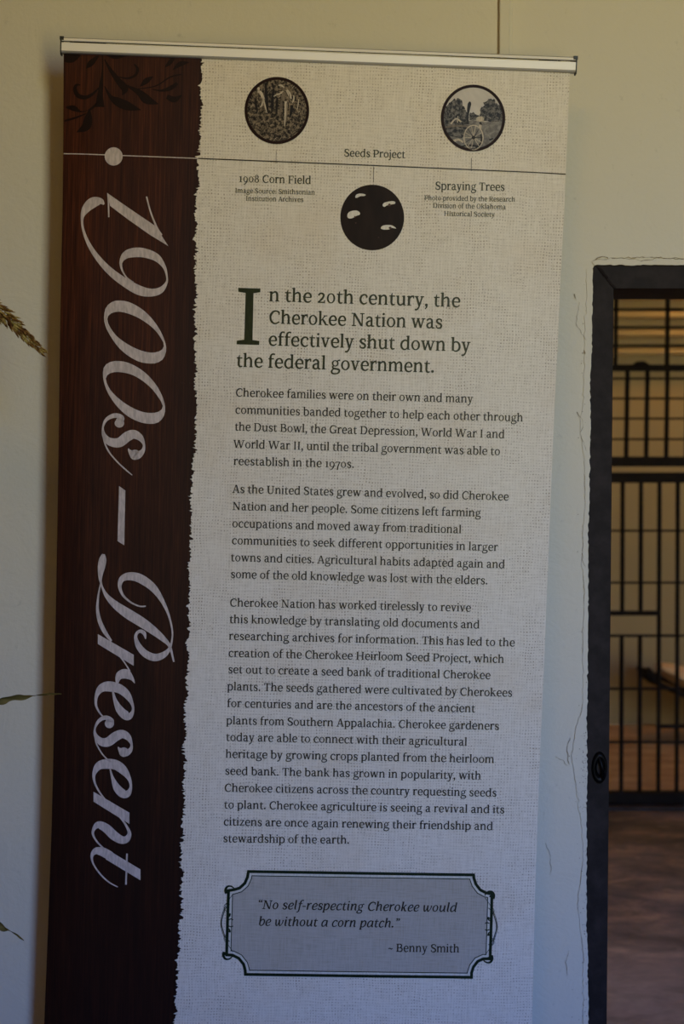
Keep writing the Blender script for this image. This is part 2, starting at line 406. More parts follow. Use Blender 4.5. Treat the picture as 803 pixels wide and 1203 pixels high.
for k in range(190):
    y = random.choice([random.uniform(860, 960), random.uniform(880, 950), random.uniform(300, 1203), random.uniform(990, 1203)])
    x = 690 - random.expovariate(0.22)
    r = random.uniform(0.25, 0.75)
    if x > 660 and x < 688.5: ck.face([at(x + r * math.cos(a) * random.uniform(.6, 1.2), y + r * math.sin(a) * random.uniform(.6, 1.2), WALL_Y) + Vector((0, -0.0030, 0)) for a in (0, 1, 2, 3, 4, 5)])
ck.build('plaster_crack', M_CRACK, wall)

# flat conduit strip running down the wall behind the banner
cx0 = at(585.5, 30, WALL_Y).x; cx1 = at(597.5, 30, WALL_Y).x
b = MB(); b.box(cx0, cx1, WALL_Y - 0.016, WALL_Y - 0.0003, 0, H)
structure(b.build('trim_1', M_WALL, bevel=0.002))
b = MB(); b.box(cx1, cx1 + 0.006, WALL_Y - 0.004, WALL_Y - 0.0003, 0, H)
structure(b.build('trim_2', M_WALL, bevel=0.001))

# floor through both rooms, ceilings, other walls
b = MB(); b.box(XL, XR + 1.5, YB - 0.2, 9.2, -0.1, 0); structure(b.build('floor', M_FLOOR))
b = MB(); b.box(XL, XR + 1.5, YB - 0.2, 9.2, H, H + 0.1); structure(b.build('ceiling', M_CEIL))
b = MB(); b.box(XL - 0.15, XL, YB - 0.2, WALL_Y, 0, H); structure(b.build('wall_left', M_DIM))
b = MB(); b.box(XR, XR + 0.15, YB - 0.2, WALL_Y, 0, H); structure(b.build('wall_right', M_DIM))
b = MB()
b.box(XL, WX - WW / 2, YB - 0.2, YB, 0, H); b.box(WX + WW / 2, XR, YB - 0.2, YB, 0, H)
b.box(WX - WW / 2, WX + WW / 2, YB - 0.2, YB, 0, WZ0); b.box(WX - WW / 2, WX + WW / 2, YB - 0.2, YB, WZ1, H)
structure(b.build('wall_front', M_DIM))

# ------------------------------------------------------------------ steel door frame
FO = Vector((0.488, 0, 0)).x
fx_out = at(689, 700, WALL_Y).x - 0.012
fx_in = at(718.3, 600, WALL_Y).x
fz_in = at(760, 338.5, WALL_Y).z
FR_R = XD + 0.02
b = MB()
FY0, FY1 = WALL_Y + 0.004, WALL_Y + T + 0.01
# mitred frame: jamb, head and right jamb as one welded steel frame
prof = [(fx_out, FZ1 + 0.012, FR_R), (fx_in, fz_in, FR_R - 0.05)]
(xo, zo, ro), (xi, zi, ri) = prof
outer = [(xo, 0), (xo, zo), (ro, zo), (ro, 0)]; inner = [(xi, 0), (xi, zi), (ri, zi), (ri, 0)]
def P3(p, y): return Vector((p[0], y, p[1]))
for k in range(3):
    a0, a1, c0, c1 = outer[k], outer[k + 1], inner[k], inner[k + 1]
    n = 60
    def lp(p, q, t): return (p[0] + (q[0] - p[0]) * t, p[1] + (q[1] - p[1]) * t)
    b.grid([[P3(lp(a0, a1, t / n), FY0), P3(lp(c0, c1, t / n), FY0)] for t in range(n + 1)])
    b.grid([[P3(lp(c0, c1, t / n), FY0), P3(lp(c0, c1, t / n), FY1)] for t in range(n + 1)])
    b.grid([[P3(lp(a0, a1, t / n), FY1), P3(lp(c0, c1, t / n), FY1)] for t in range(n + 1)], flip=True)
    b.grid([[P3(lp(a0, a1, t / n), FY0), P3(lp(a0, a1, t / n), FY1)] for t in range(n + 1)], flip=True)
door = structure(b.build('door_1', M_FRAME, merge=True))
b = MB()
random.seed(4)
for k in range(26):                                  # weld bead along the mitre
    t = k / 25; q = at(702 + 19 * t + random.gauss(0, 0.5), 314 + 24 * t + random.gauss(0, 0.5), WALL_Y + 0.003)
    r = random.uniform(0.0016, 0.003)
    b.tube([q + Vector((-r * 1.3, 0, r * .8)), q, q + Vector((r * 1.3, 0, -r * .8))], [r * .5, r, r * .5], 8)
b.build('weld_bead', M_FRAME, door, smooth=True)
# door stop inside the frame
b = MB(); b.box(fx_in + 0.0, fx_in + 0.010, WALL_Y + 0.10, WALL_Y + 0.14, 0, fz_in)
b.build('door_stop', M_FRAME, door)
# oval lock escutcheon with its keyhole hollow
q = at(703.5, 901.5, WALL_Y + 0.004); RX, RZ = 0.0150, 0.0305
b = MB(); n = 32; rows = []
for (sc_, dy) in ((1.0, 0.0), (0.96, -0.006), (0.80, -0.009), (0.62, -0.008), (0.50, -0.003), (0.42, 0.0015), (0.02, 0.0015)):
    rows.append([q + Vector((RX * sc_ * math.cos(2 * math.pi * k / n) + (0.0018 if sc_ < .55 else 0), dy - 0.0002, RZ * sc_ * math.sin(2 * math.pi * k / n))) for k in range(n + 1)])
b.grid(rows)
esc = b.build('lock_escutcheon', M_LOCK, door, smooth=True)
b = MB(); b.tube([q + Vector((0.006, -0.008, -0.021)), q + Vector((0.006, -0.016, -0.008)), q + Vector((0.003, -0.015, 0.010)), q + Vector((-0.002, -0.007, 0.022))], [0.003, 0.0042, 0.004, 0.0025], 10)
b.build('lock_lever', M_LOCK, esc, smooth=True)

# ------------------------------------------------------------------ the cell block beyond the door
GY = at(740, 948, 1).z; 
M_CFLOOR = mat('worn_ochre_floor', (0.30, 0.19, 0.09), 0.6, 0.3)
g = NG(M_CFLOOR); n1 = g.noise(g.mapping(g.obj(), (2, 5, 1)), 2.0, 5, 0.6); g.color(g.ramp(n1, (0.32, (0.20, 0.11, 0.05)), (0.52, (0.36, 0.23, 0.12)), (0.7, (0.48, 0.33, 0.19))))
# distance of the barred front: where its foot meets the floor
def floor_y(py):
    p = at(401.5, py, 1.0); return 1.65 / (1.65 - p.z)
GY = floor_y(948); CY = floor_y(852)
b = MB(); b.box(-1.2, -1.05, WALL_Y + T, CY, 0, H); structure(b.build('wall_corridor_left', M_DIM))
b = MB(); b.box(4.6, 4.75, WALL_Y + T, CY + 0.2, 0, H); structure(b.build('wall_corridor_right', M_DIM))
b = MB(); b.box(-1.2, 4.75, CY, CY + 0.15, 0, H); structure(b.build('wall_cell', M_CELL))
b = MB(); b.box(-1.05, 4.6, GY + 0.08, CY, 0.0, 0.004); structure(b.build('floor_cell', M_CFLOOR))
gx = lambda px: at(px, 700, GY).x
gz = lambda py: at(740, py, GY).z
front = thing('cell_front', (gx(760), GY, 0), 'black barred jail cell front with grid transom standing across the corridor beyond the doorway', 'cell bars')
X0, X1 = -1.045, gx(1000)
def rail(name, y0, y1, depth, x0=None, x1=None, dy=0.0, bev=0.002, m=M_BAR):
    m_ = MB(); m_.box(X0 if x0 is None else x0, X1 if x1 is None else x1, GY - depth / 2 + dy, GY + depth / 2 + dy, gz(y1), gz(y0))
    return m_.build(name, m, front, bevel=bev)
rail('top_beam', 428.5, 436, 0.06); rail('middle_beam', 536.5, 548, 0.06); rail('middle_beam', 555, 567, 0.06)
rail('bottom_rail', 930, 942, 0.06); rail('floor_plate', 943.2, 950, 0.16, m=M_FRAME)
for y in (363.5, 384.5, 406, 342, 321): rail('upper_cross_bar', y - 1.4, y + 1.4, 0.012, bev=0)
for x in range(240, 1000, 60):
    m_ = MB(); m_.box(gx(x) - 0.006, gx(x) + 0.006, GY - 0.02, GY + 0.02, gz(429), gz(300)); m_.build('upper_post', M_BAR, front)
def vbar(px, y0, y1, r, slant=-0.8):
    m_ = MB(); a = at(px + slant, y1, GY); c = at(px, y0, GY); m_.tube([a, c], r, 10); return m_.build('vertical_bar', M_BAR, front, smooth=True)
for k in range(-24, 12): vbar(736.6 + 23.5 * k, 435, 538, 0.0104, -1.5)
for y in (444.8, 468.2, 491.8, 516.0): rail('transom_cross_bar', y - 1.25, y + 1.25, 0.012, bev=0)
for k in range(-26, 13):
    px = 731.0 + 21.6 * k
    if 0 <= k <= 1:
        vbar(px, 566, 719, 0.0098, -0.6); vbar(px - 1.2, 746, 931, 0.0098, -0.6)
    elif k == -1:
        vbar(px, 566, 719, 0.0098, -0.6); vbar(px - 1, 746, 931, 0.0098, -0.6)
    else: vbar(px, 566, 931, 0.0098, -1.4)
for y in (623.5, 684.5): rail('cross_bar', y - 1.2, y + 1.2, 0.014, bev=0)
for y in (746.8, 809.0, 871.8): rail('cross_bar', y - 1.35, y + 1.35, 0.014, bev=0)
rail('pass_slot_bar', 717.6, 722.8, 0.03, gx(690), gx(774), dy=-0.004)
rail('short_cross_bar', 851.5, 855, 0.02, gx(772), X1, bev=0)  # thin dark bar over the right part of the front only
# bracket clump on the top beam
b = MB(); b.tube([at(742, 430, GY - 0.03), at(748, 427.6, GY - 0.03), at(756, 427.2, GY - 0.03), at(762, 429.5, GY - 0.03)], [0.006, 0.012, 0.012, 0.006], 8); b.build('weld_lump', M_BAR, front, smooth=True)

# lapped boards high on the cell wall
random.seed(9)
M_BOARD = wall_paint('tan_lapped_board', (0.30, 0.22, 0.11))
bw = lambda py: at(740, py, CY - 0.05).z
b = MB()
for y0 in (302, 323, 345, 366.5, 388, 409.5):
    zt, zb = bw(y0), bw(y0 + 21)
    b.box(-1.05, 4.6, CY - 0.03, CY - 0.001, zb, zt)
    b.box(-1.05, 4.6, CY - 0.10, CY - 0.001, zt - 0.036, zt - 0.004)
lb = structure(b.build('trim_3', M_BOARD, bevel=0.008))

# bunk against the cell wall with a pale blanket roll
M_BLANKET = mat('pale_wool', (0.60, 0.42, 0.24), 0.9, 0.1)
g = NG(M_BLANKET); g.bump(g.noise(g.obj(), 30, 4), 0.5, 0.02)
BY = CY - 0.62
bunk = thing('bunk', (at(840, 850, BY).x, BY, 0), 'dark steel bunk frame tilted against the cell wall behind the bars', 'bunk')
pa, pb, pc = at(757, 789, BY), at(772, 803, BY), at(905, 862, BY)
BK = Vector((0, 0.55, 0.0))
b = MB(); b.tube([pa, pa + (pb - pa) * 0.6, pb, pc], [0.034, 0.028, 0.013, 0.013], 8); b.build('side_rail', M_BAR, bunk, smooth=True)
b = MB(); b.tube([pb + BK, pc + BK], 0.013, 8); b.build('side_rail', M_BAR, bunk)
for t in (0.06, 0.37, 0.68, 1.0):
    c = pb + (pc - pb) * t
    b = MB(); b.tube([c, c + BK], 0.010, 8); b.build('slat', M_BAR, bunk)
for c in (pc, pc + BK, pb + (pc - pb) * 0.55, pb + (pc - pb) * 0.55 + BK):
    b = MB(); b.tube([Vector((c.x, c.y, 0.004)), c], 0.013, 8); b.build('leg', M_BAR, bunk)
random.seed(3)
def lump(name, c0, axis, ln, rad, mat_, squash=(1, 0.7), seed=1):
    m_ = MB(); rows = []; rr = random.Random(seed); n = 18; a = axis.normalized(); s = a.cross(Vector((0, 0, 1))).normalized(); u = s.cross(a)
    for k in range(n + 1):
        t = k / n; r = rad * (math.sin(math.pi * min(max(t, 0.03), 0.97)) ** 0.35)
        ph = rr.uniform(-0.1, 0.1)
        rows.append([c0 + a * ln * t + (s * math.cos(q) * squash[0] + u * math.sin(q) * squash[1]) * r * (1 + 0.08 * math.sin(3 * q + 9 * t) + ph * 0.3) for q in [2 * math.pi * j / 20 for j in range(21)]])
    m_.grid(rows); m_.face(rows[0][:-1][::-1]); m_.face(rows[-1][:-1])
    return m_.build(name, mat_, None, smooth=True, origin=c0)
tag(lump('blanket_roll', at(773, 783.5, BY + 0.2), pc - pb + Vector((0, 0, 0.02)), 0.72, 0.15, M_BLANKET, (1.3, 0.42)), 'pale tan blanket roll lying on the tilted bunk behind the bars', 'blanket')

# ------------------------------------------------------------------ ROLL-UP BANNER
YAW, TILT, ROLL = 0.02911663, 0.00916866, 0.03052455
O = Vector((-0.49166573, 2.70625809, 2.32310524)); PW, PH = 0.9, 1.74462863
RM = Matrix.Rotation(YAW, 3, 'Z') @ Matrix.Rotation(TILT, 3, 'X') @ Matrix.Rotation(ROLL, 3, 'Y')
EU = RM @ Vector((1, 0, 0)); EV = RM @ Vector((0, 0, -1)); EN = RM @ Vector((0, -1, 0))
def depth(u, v):
    d = 0.0025 * math.sin(4.2 * v + 1.0) * math.sin(3.1 * u / PW)
    k = max(0.0, (u - (PW - 0.07)) / 0.07) if u > PW - 0.07 else max(0.0, (0.05 - u) / 0.05)
    return d - 0.005 * k * k * min(1.0, v / 0.15)
def P(u, v, off=0.0): return O + EU * u + EV * v + EN * (off + depth(u, v))
# artwork layout sheet -> metres on the banner
def art(x, y):
    p = math.radians(3.0); f = 1771.0
    d = Vector((0, math.cos(p), -math.sin(p))) + Vector((1, 0, 0)) * ((x - 401.5) / f) - Vector((0, math.sin(p), math.cos(p))) * ((y - 601.5) / f)
    t = (O - EYE).dot(EN) / d.dot(EN)
    q = EYE + d * t - O
    return q.dot(EU), q.dot(EV)
def interp(tab, y):
    if y <= tab[0][0]: return tab[0][1]
    for (a, u), (c, v) in zip(tab, tab[1:]):
        if a <= y <= c: return u + (v - u) * (y - a) / (c - a)
    (a, u), (c, v) = tab[-2:]; return v + (v - u) / (c - a) * (y - c)
LEFT = [(40, 74.9), (60, 74.8), (240, 73.1), (300, 71.8), (400, 70.0), (520, 68.4), (640, 66.6), (760, 64.4), (880, 62.4), (971, 60.2), (1060, 57), (1140, 53.9), (1203, 51.4)]
RIGHT = [(60, 669.6), (86, 669), (150, 666.8), (204, 664.6), (255, 662.6), (330, 658.3), (405, 655.2), (480, 651.4), (555, 648.2), (630, 645.3), (700, 642.3), (780, 639.3), (855, 635.8), (930, 632.6), (1050, 628.6), (1203, 625)]
TORN = [(55, 237), (140, 236.5), (160, 234.3), (190, 232.4), (210, 232.8), (225, 231), (250, 229.8), (300, 230.2), (350, 230), (400, 229), (480, 230.5), (530, 228.5), (560, 224.8), (620, 224), (700, 221.6), (745, 221), (800, 219.6), (830, 217.6), (860, 217), (900, 215.8), (950, 216.6), (990, 213), (1060, 213), (1100, 210.5), (1150, 208), (1203, 205)]
def tab_v(tab):
    r = [art(x, y) for y, x in tab]; return [(v, u) for u, v in r]
LV, RV, TV = tab_v(LEFT), tab_v(RIGHT), tab_v(TORN)
VMAX = 2.17
EU0 = O.copy()
base_c = P(PW / 2, VMAX + 0.07)
banner = thing('roll_up_banner', (base_c.x, base_c.y, 0), 'tall roll-up exhibit banner headed 1900s - Present standing before the cream wall', 'banner')

b = MB(); NR, NC = 110, 40; rows = []; uvr = []
for r in range(NR + 1):
    v = -0.02 + (VMAX + 0.03) * r / NR
    l, rr = interp(LV, v), interp(RV, v)
    row = [];
    for c in range(NC + 1):
        u = l + (rr - l) * c / NC; row.append(P(u, v, 0)); uvr.append((u, v))
    rows.append(row)
b.grid(rows); b.uv = dict(enumerate(uvr))
# thickness: back sheet
nb = len(b.v); b.grid([[p - EN * 0.0006 for p in row] for row in rows], 1, flip=True)
panel = b.build('graphic_panel', [M_BURLAP, M_BACK], banner, smooth=True, merge=False)
panel['label'] = 'cream burlap-print vinyl panel'

def put(polys, mb, m=0, off=0.0006, conv=None, fan=True):
    """flat artwork polygons (layout-sheet units) laid on the panel"""
    for q in polys:
        uv = [conv(*p) if conv else art(*p) for p in q]
        i = len(mb.v)
        mb.face([P(u, v, off) for u, v in uv], m)
        for k, p in enumerate(uv): mb.uv[i + k] = p
def Z(ox, oy, s): return lambda x, y: (ox + x / s, oy + y / s)
def zs(z, pts, s): return [(*z(x, y), w_ / s) for x, y, w_ in pts]

# wood-print side band with a frayed edge
random.seed(11)
b = MB(); rows = []; uvr = []
v = 0.0; rngs = []
vv = []; y = -0.015
while y < VMAX: vv.append(y); y += 0.0021
for k, v in enumerate(vv):
    l, t = interp(LV, v), interp(TV, v)
    t += 0.0012 * math.sin(v * 95) + 0.0010 * math.sin(v * 171 + 1) + random.choice((-1, 1)) * abs(random.gauss(0, 0.0018)) + (random.choice((-1, 1)) * random.uniform(0.001, 0.0036) if random.random() < 0.22 else 0)
    row = []
    for c in range(9):
        u = l + (t - l) * c / 8; vq = v + (random.uniform(-0.0012, 0.0012) if c == 8 else 0); row.append(P(u, vq, 0.0005)); uvr.append((u, vq))
    rows.append(row)
b.grid(rows); b.uv = dict(enumerate(uvr))
wood = b.build('wood_print_band', M_WOOD, banner, smooth=True)
wood['label'] = 'dark brown wood-print band with frayed edge'

# dark leafy flourish in the upper corner
b = MB(); s = 5.73; z = Z(60, 30, s)
FL = [[(345, 190, 8), (347, 300, 10), (338, 400, 28), (330, 480, 42), (328, 550, 64)],
      [(322, 420, 8), (280, 462, 18), (230, 485, 26), (182, 472, 30), (160, 430, 26), (172, 400, 16), (198, 402, 6)],
      [(360, 230, 6), (400, 300, 24), (450, 370, 40), (495, 425, 50), (480, 470, 6)],
      [(450, 345, 6), (515, 357, 14), (568, 335, 18), (582, 292, 20), (560, 262, 8)],
      [(500, 400, 8), (590, 450, 40), (645, 500, 60), (722, 530, 4)], [(600, 412, 5), (640, 375, 38), (686, 345, 6)],
      [(680, 430, 5), (740, 440, 14), (800, 425, 30), (850, 390, 20)], [(560, 430, 5), (700, 410, 8), (800, 350, 10), (880, 330, 8)],
      [(360, 410, 6), (400, 480, 26), (450, 515, 60), (520, 545, 58), (604, 570, 4)],
      [(245, 572, 5), (200, 580, 10), (150, 556, 38), (96, 548, 5)], [(235, 595, 6), (160, 622, 14), (88, 640, 12)],
      [(258, 565, 8), (252, 620, 50), (235, 680, 60), (172, 718, 4)], [(330, 500, 8), (290, 545, 16), (250, 575, 12)],
      [(236, 290, 5), (268, 255, 40), (318, 205, 14)], [(370, 196, 8), (430, 212, 30), (505, 202, 10)], [(90, 215, 60), (140, 215, 70), (195, 195, 20)],
      [(780, 480, 30), (830, 500, 40), (880, 470, 6)], [(770, 280, 8), (800, 250, 30), (830, 200, 20), (800, 180, 8)], [(820, 300, 6), (870, 260, 34), (930, 250, 4)]]
for q in FL: put(stroke2d(zs(z, q, s), 6), b, 0, 0.0008)
b.build('leaf_flourish', M_MUTE, wood)['label'] = 'near-black leafy scroll print'

# timeline: pale on the wood, dark on the burlap
b = MB(); xt = 232.6
def tl(x): return 180.2 + (x - 74) * (204.3 - 180.2) / (664.5 - 74) + 1.1 * math.sin(math.pi * (x - 74) / 590) * -0.3
put(stroke2d([(x, tl(x), 1.15) for x in (74.2, 120, 180, xt)], 6), b, 0, 0.0010); put(disc2d(133.6, 184.0, 10.5, 10.7, 40), b, 0, 0.0012)
b.build('timeline_marker', M_TITLE, wood)['label'] = 'pale timeline line and round marker'
b = MB(); put(stroke2d([(x, tl(x), 1.35) for x in (xt, 330, 450, 560, 664.6)], 6), b, 0, 0.0008)
for x, y0, y1 in ((324, 177.7, 192.6), (438.4, 196, 214.6), (553, 185.8, 201.2)): put(stroke2d([(x + 0.3, y0, 0.6), (x, y1, 0.6)]), b, 0, 0.0008)
b.build('timeline_rule', M_LINED, panel)

# ---- big script title down the band
b = MB(); S = 5.0125
ZA, ZB, ZC, ZD = Z(80, 210, S), Z(80, 400, S), Z(80, 620, S), Z(80, 830, S)
lay = [0.0009]
def tstroke(z, pts): put(stroke2d(zs(z, pts, S), 8), b, 0, 0.0010)
def tpoly(z, pts, smooth=False):
    q = [z(*p) for p in pts]
    put([catmull(q, 6, True) if smooth else q], b, 0, 0.0010)
def tring(z, o, i): put(ring2d([z(*p) for p in o], [z(*p) for p in i]), b, 0, 0.0010)
# 1
tpoly(ZA, [(230, 84), (300, 133), (400, 202), (515, 280), (548, 332), (590, 397), (480, 330), (350, 238), (247, 160)])
tstroke(ZA, [(233, 86, 5), (238, 150, 8), (240, 227, 8)]); tstroke(ZA, [(462, 106, 9), (484, 190, 9), (520, 284, 12), (548, 335, 18)])
# 9
tstroke(ZA, [(212, 152, 8), (190, 134, 40), (145, 142, 62), (103, 182, 46), (83, 235, 16), (92, 310, 15), (130, 400, 24), (190, 485, 34), (260, 556, 44), (340, 614, 52), (420, 658, 56), (490, 671, 46), (545, 656, 36), (578, 615, 15), (582, 580, 10), (566, 520, 20), (520, 465, 44), (450, 438, 54), (390, 435, 56), (340, 450, 44), (312, 490, 19), (318, 537, 11), (345, 582, 8), (385, 610, 6)])
# 0 0
tring(ZA, [(213, 800), (225, 755), (260, 725), (300, 717), (360, 727), (430, 765), (490, 820), (540, 890), (570, 960), (577, 1010), (560, 1060), (520, 1085), (480, 1088), (420, 1078), (350, 1040), (290, 985), (240, 910), (215, 850)],
      [(231, 825), (250, 795), (300, 783), (370, 800), (440, 835), (510, 890), (556, 955), (563, 990), (540, 1015), (490, 1024), (430, 1012), (360, 980), (290, 930), (245, 870)])
tring(ZB, [(205, 190), (215, 150), (250, 126), (295, 121), (350, 130), (420, 165), (480, 215), (530, 280), (562, 350), (571, 410), (558, 455), (525, 485), (480, 491), (420, 480), (350, 445), (290, 390), (240, 320), (212, 250)],
      [(222, 230), (235, 200), (270, 187), (310, 187), (370, 200), (430, 232), (490, 282), (535, 340), (556, 380), (552, 405), (525, 422), (480, 427), (420, 415), (350, 380), (290, 335), (245, 285)])
# s
def ess(z, dx, dy, k=1.0):
    f = lambda x, y: z(dx + x * k, dy + y * k)
    put(stroke2d([(*f(x, y), w_ * k / S) for x, y, w_ in [(300, 478, 44), (312, 458, 38), (290, 443, 28), (258, 446, 26), (222, 470, 18), (205, 515, 11), (213, 560, 26), (245, 595, 46), (300, 601, 56), (350, 565, 58), (388, 553, 52), (426, 575, 36), (446, 615, 14), (438, 652, 26), (410, 674, 48), (384, 672, 44), (360, 648, 16), (355, 636, 4)]], 8), b, 0, 0.0010)
    put(disc2d(*f(302, 487), 28 * k / S, 26 * k / S), b, 0, 0.0010); put(disc2d(*f(393, 673), 30 * k / S), b, 0, 0.0010)
ess(ZB, 0, 0)
tstroke(ZB, [(206, 530, 10), (212, 590, 9), (240, 655, 9), (290, 715, 8), (340, 762, 8), (377, 793, 6)])
# dash
put([[(139.8, 571), (147.2, 576.3), (145.9, 640.6), (138.0, 635.6)]], b, 0, 0.0010)
# P
tstroke(ZC, [(208, 155, 16), (204, 185, 42), (196, 230, 43), (190, 280, 26), (192, 320, 13), (205, 360, 13), (230, 405, 26), (280, 455, 44), (350, 505, 58), (430, 555, 58), (500, 605, 48), (560, 655, 32), (598, 700, 17), (622, 790, 9)])
tstroke(ZC, [(192, 325, 8), (178, 400, 11), (173, 480, 17), (186, 550, 24), (215, 612, 24), (255, 668, 12)])
tstroke(ZC, [(255, 715, 8), (300, 752, 8), (335, 798, 8), (364, 845, 8)])
tstroke(ZC, [(457, 462, 8), (420, 462, 9), (370, 440, 10), (325, 400, 14), (304, 350, 20), (313, 307, 32), (345, 288, 44), (390, 288, 50), (440, 308, 52), (500, 354, 44), (550, 424, 26), (590, 510, 14), (612, 600, 10), (611, 660, 10), (596, 712, 18), (562, 748, 36), (510, 764, 44), (455, 742, 42), (415, 697, 34), (398, 650, 20), (404, 622, 17), (425, 609, 20), (448, 622, 22), (456, 655, 6)])
# r
tpoly(ZC, [(175, 626), (386, 748), (386, 813), (175, 684)])
tpoly(ZC, [(283, 922), (278, 880), (290, 850), (325, 832), (360, 840), (384, 880), (393, 917), (370, 897), (335, 888), (308, 893), (293, 922)], True)
# e s e n t
tstroke(ZC, [(262, 955, 10), (275, 1010, 20), (302, 1068, 44), (338, 1104, 52), (362, 1108, 38), (381, 1078, 16), (377, 1038, 18), (345, 982, 44), (300, 947, 54), (240, 934, 60), (195, 946, 46), (168, 988, 22), (164, 1040, 14), (183, 1085, 10), (212, 1118, 8)])
ess(ZD, -58, -366, 1.0) if False else None
tstroke(ZD, [(240, 104, 46), (252, 86, 36), (232, 68, 28), (205, 68, 24), (175, 92, 18), (157, 135, 11), (165, 175, 26), (195, 206, 46), (235, 208, 54), (280, 176, 56), (318, 162, 50), (352, 180, 38), (373, 222, 14), (366, 255, 26), (342, 270, 44), (318, 264, 40), (298, 245, 12), (296, 236, 4)])
put(disc2d(*ZD(243, 100), 27 / S), b, 0, 0.0010); put(disc2d(*ZD(328, 268), 28 / S), b, 0, 0.0010)
tstroke(ZD, [(157, 160, 10), (166, 215, 9), (190, 262, 8), (218, 298, 8), (250, 325, 8)])
tstroke(ZD, [(248, 368, 8), (262, 420, 18), (288, 478, 44), (323, 512, 50), (352, 510, 38), (369, 475, 16), (361, 428, 22), (325, 375, 50), (280, 343, 58), (225, 337, 58), (180, 350, 46), (154, 394, 22), (155, 440, 13), (180, 495, 10), (222, 552, 8)])
tpoly(ZD, [(150, 501), (361, 624), (361, 690), (150, 559)])
tstroke(ZD, [(262, 612, 8), (310, 655, 10), (345, 705, 14), (361, 745, 22), (346, 778, 38), (315, 784, 46), (270, 758, 54), (225, 716, 52), (180, 696, 42), (152, 720, 20), (148, 755, 13), (175, 800, 10), (225, 848, 8)])
tpoly(ZD, [(426, 957), (426, 1021), (222, 898), (250, 852)])
tstroke(ZD, [(250, 880, 54), (205, 855, 52), (165, 850, 40), (141, 878, 18), (149, 925, 10), (190, 985, 9), (240, 1032, 8), (293, 1061, 6)])
tstroke(ZD, [(347, 864, 10), (341, 1047, 10)])
b.build('title_lettering', M_TITLE, wood)['label'] = 'large pale script title reading 1900s - Present'

# ------------------------------------------------------------------ serif letterforms (x-height = 100)
SW = 21.0; TH = 9.5
def R_(x0, y0, x1, y1): return [[(x0 - 0.8, y0 - 1.2), (x1 + 0.8, y0 - 1.2), (x1 + 0.8, y1 + 1.2), (x0 - 0.8, y1 + 1.2)]]
def C_(*p, sub=4): return stroke2d([(x, y, w_ if w_ == SW else w_ + 3.5) for x, y, w_ in p], sub)
def V_(x, y0, y1, w_=SW): return R_(x - w_ / 2, y0, x + w_ / 2, y1)
def B_(x, y=0, l=20, r=20): return [[(x - l, y), (x + r, y), (x + r, y + 6), (x + SW / 2, y + 11), (x - SW / 2, y + 11), (x - l, y + 6)]]
def U_(x, y, l=20, r=20): return [[(x - l, y), (x + r, y), (x + r, y - 6), (x + SW / 2, y - 11), (x - SW / 2, y - 11), (x - l, y - 6)]]
def F_(x, y): return [[(x - 22, y - 3), (x - 22, y - 9), (x - SW / 2, y - 14), (x + SW / 2, y - 14), (x + SW / 2, y + 2)]]
def DG(x0, y0, x1, y1, w_):
    w_ += 3.0
    return [[(x0 - w_ / 2, y0), (x0 + w_ / 2, y0), (x1 + w_ / 2, y1), (x1 - w_ / 2, y1)]]
AS, CP, DS = 145, 134, -40
ARCH = lambda x0, x1: C_((x0, 76, 7), (x0 + (x1 - x0) * .35, 93, 12), (x0 + (x1 - x0) * .68, 97, 15), (x1 - 4, 84, 17.5), (x1, 62, SW), (x1, 30, SW), (x1, 0, SW))
BOWL_R = lambda: C_((28, 80, 8), (46, 96, 12), (68, 94, 14), (86, 76, 17), (93, 48, 18), (86, 20, 17), (66, 2, 13), (44, 1, 11), (26, 14, 8))
BOWL_L = lambda: C_((84, 84, 8), (62, 97, 12), (42, 94, 14), (24, 76, 17), (16, 48, 18), (23, 20, 17), (42, 3, 13), (62, 4, 11), (84, 24, 8))
G = {}
G['a'] = (99, C_((17, 76, 15), (28, 92, 12), (46, 97, 12), (62, 90, 15), (68, 72, SW), (68, 40, SW), (69, 16, SW), (76, 5, 13), (94, 5, 8)) + C_((66, 57, 9), (46, 55, 10), (26, 44, 15), (19, 26, 18), (27, 8, 15), (42, 3, 11), (57, 9, 9), (68, 22, 8)))
G['b'] = (108, V_(24, 4, AS) + F_(24, AS) + BOWL_R())
G['c'] = (92, C_((79, 68, 8), (78, 84, 14), (62, 97, 11), (42, 94, 14), (24, 78, 17), (17, 50, 18), (23, 22, 18), (42, 4, 14), (60, 3, 11), (83, 18, 7)) + R_(73, 68, 83, 88))
G['d'] = (112, V_(86, 8, AS) + F_(86, AS) + BOWL_L() + [[(78, 0), (108, 0), (108, 6), (94, 11), (78, 14)]])
G['e'] = (96, R_(20, 47, 84, 56) + C_((82, 50, 14), (81, 72, 16), (68, 93, 13), (50, 97, 11), (30, 87, 15), (18, 62, 18), (18, 42, 18), (27, 15, 17), (48, 3, 13), (68, 6, 10), (86, 20, 7)))
G['f'] = (66, V_(28, 4, 108) + C_((28, 95, SW), (29, 116, SW), (38, 136, 14), (54, 143, 12), (72, 139, 13)) + R_(8, 88, 62, 98) + B_(28, 0, 21, 25))
G['g'] = (99, annulus2d(46, 66, 35, 34, 18, 24, 20) + C_((66, 88, 8), (78, 97, 10), (96, 98, 14)) + C_((30, 40, 9), (21, 28, 13), (28, 15, 14), (56, 9, 16), (84, 2, 17), (90, -15, 15), (78, -34, 12), (48, -42, 11), (20, -37, 14), (11, -22, 14), (18, -4, 11), (32, 9, 9)))
G['h'] = (111, V_(24, 4, AS) + F_(24, AS) + ARCH(30, 84) + B_(24, 0, 19, 18) + B_(84, 0, 18, 20))
G['i'] = (51, V_(25, 4, 100) + F_(25, 100) + B_(25) + disc2d(24, 132, 12, 12, 12))
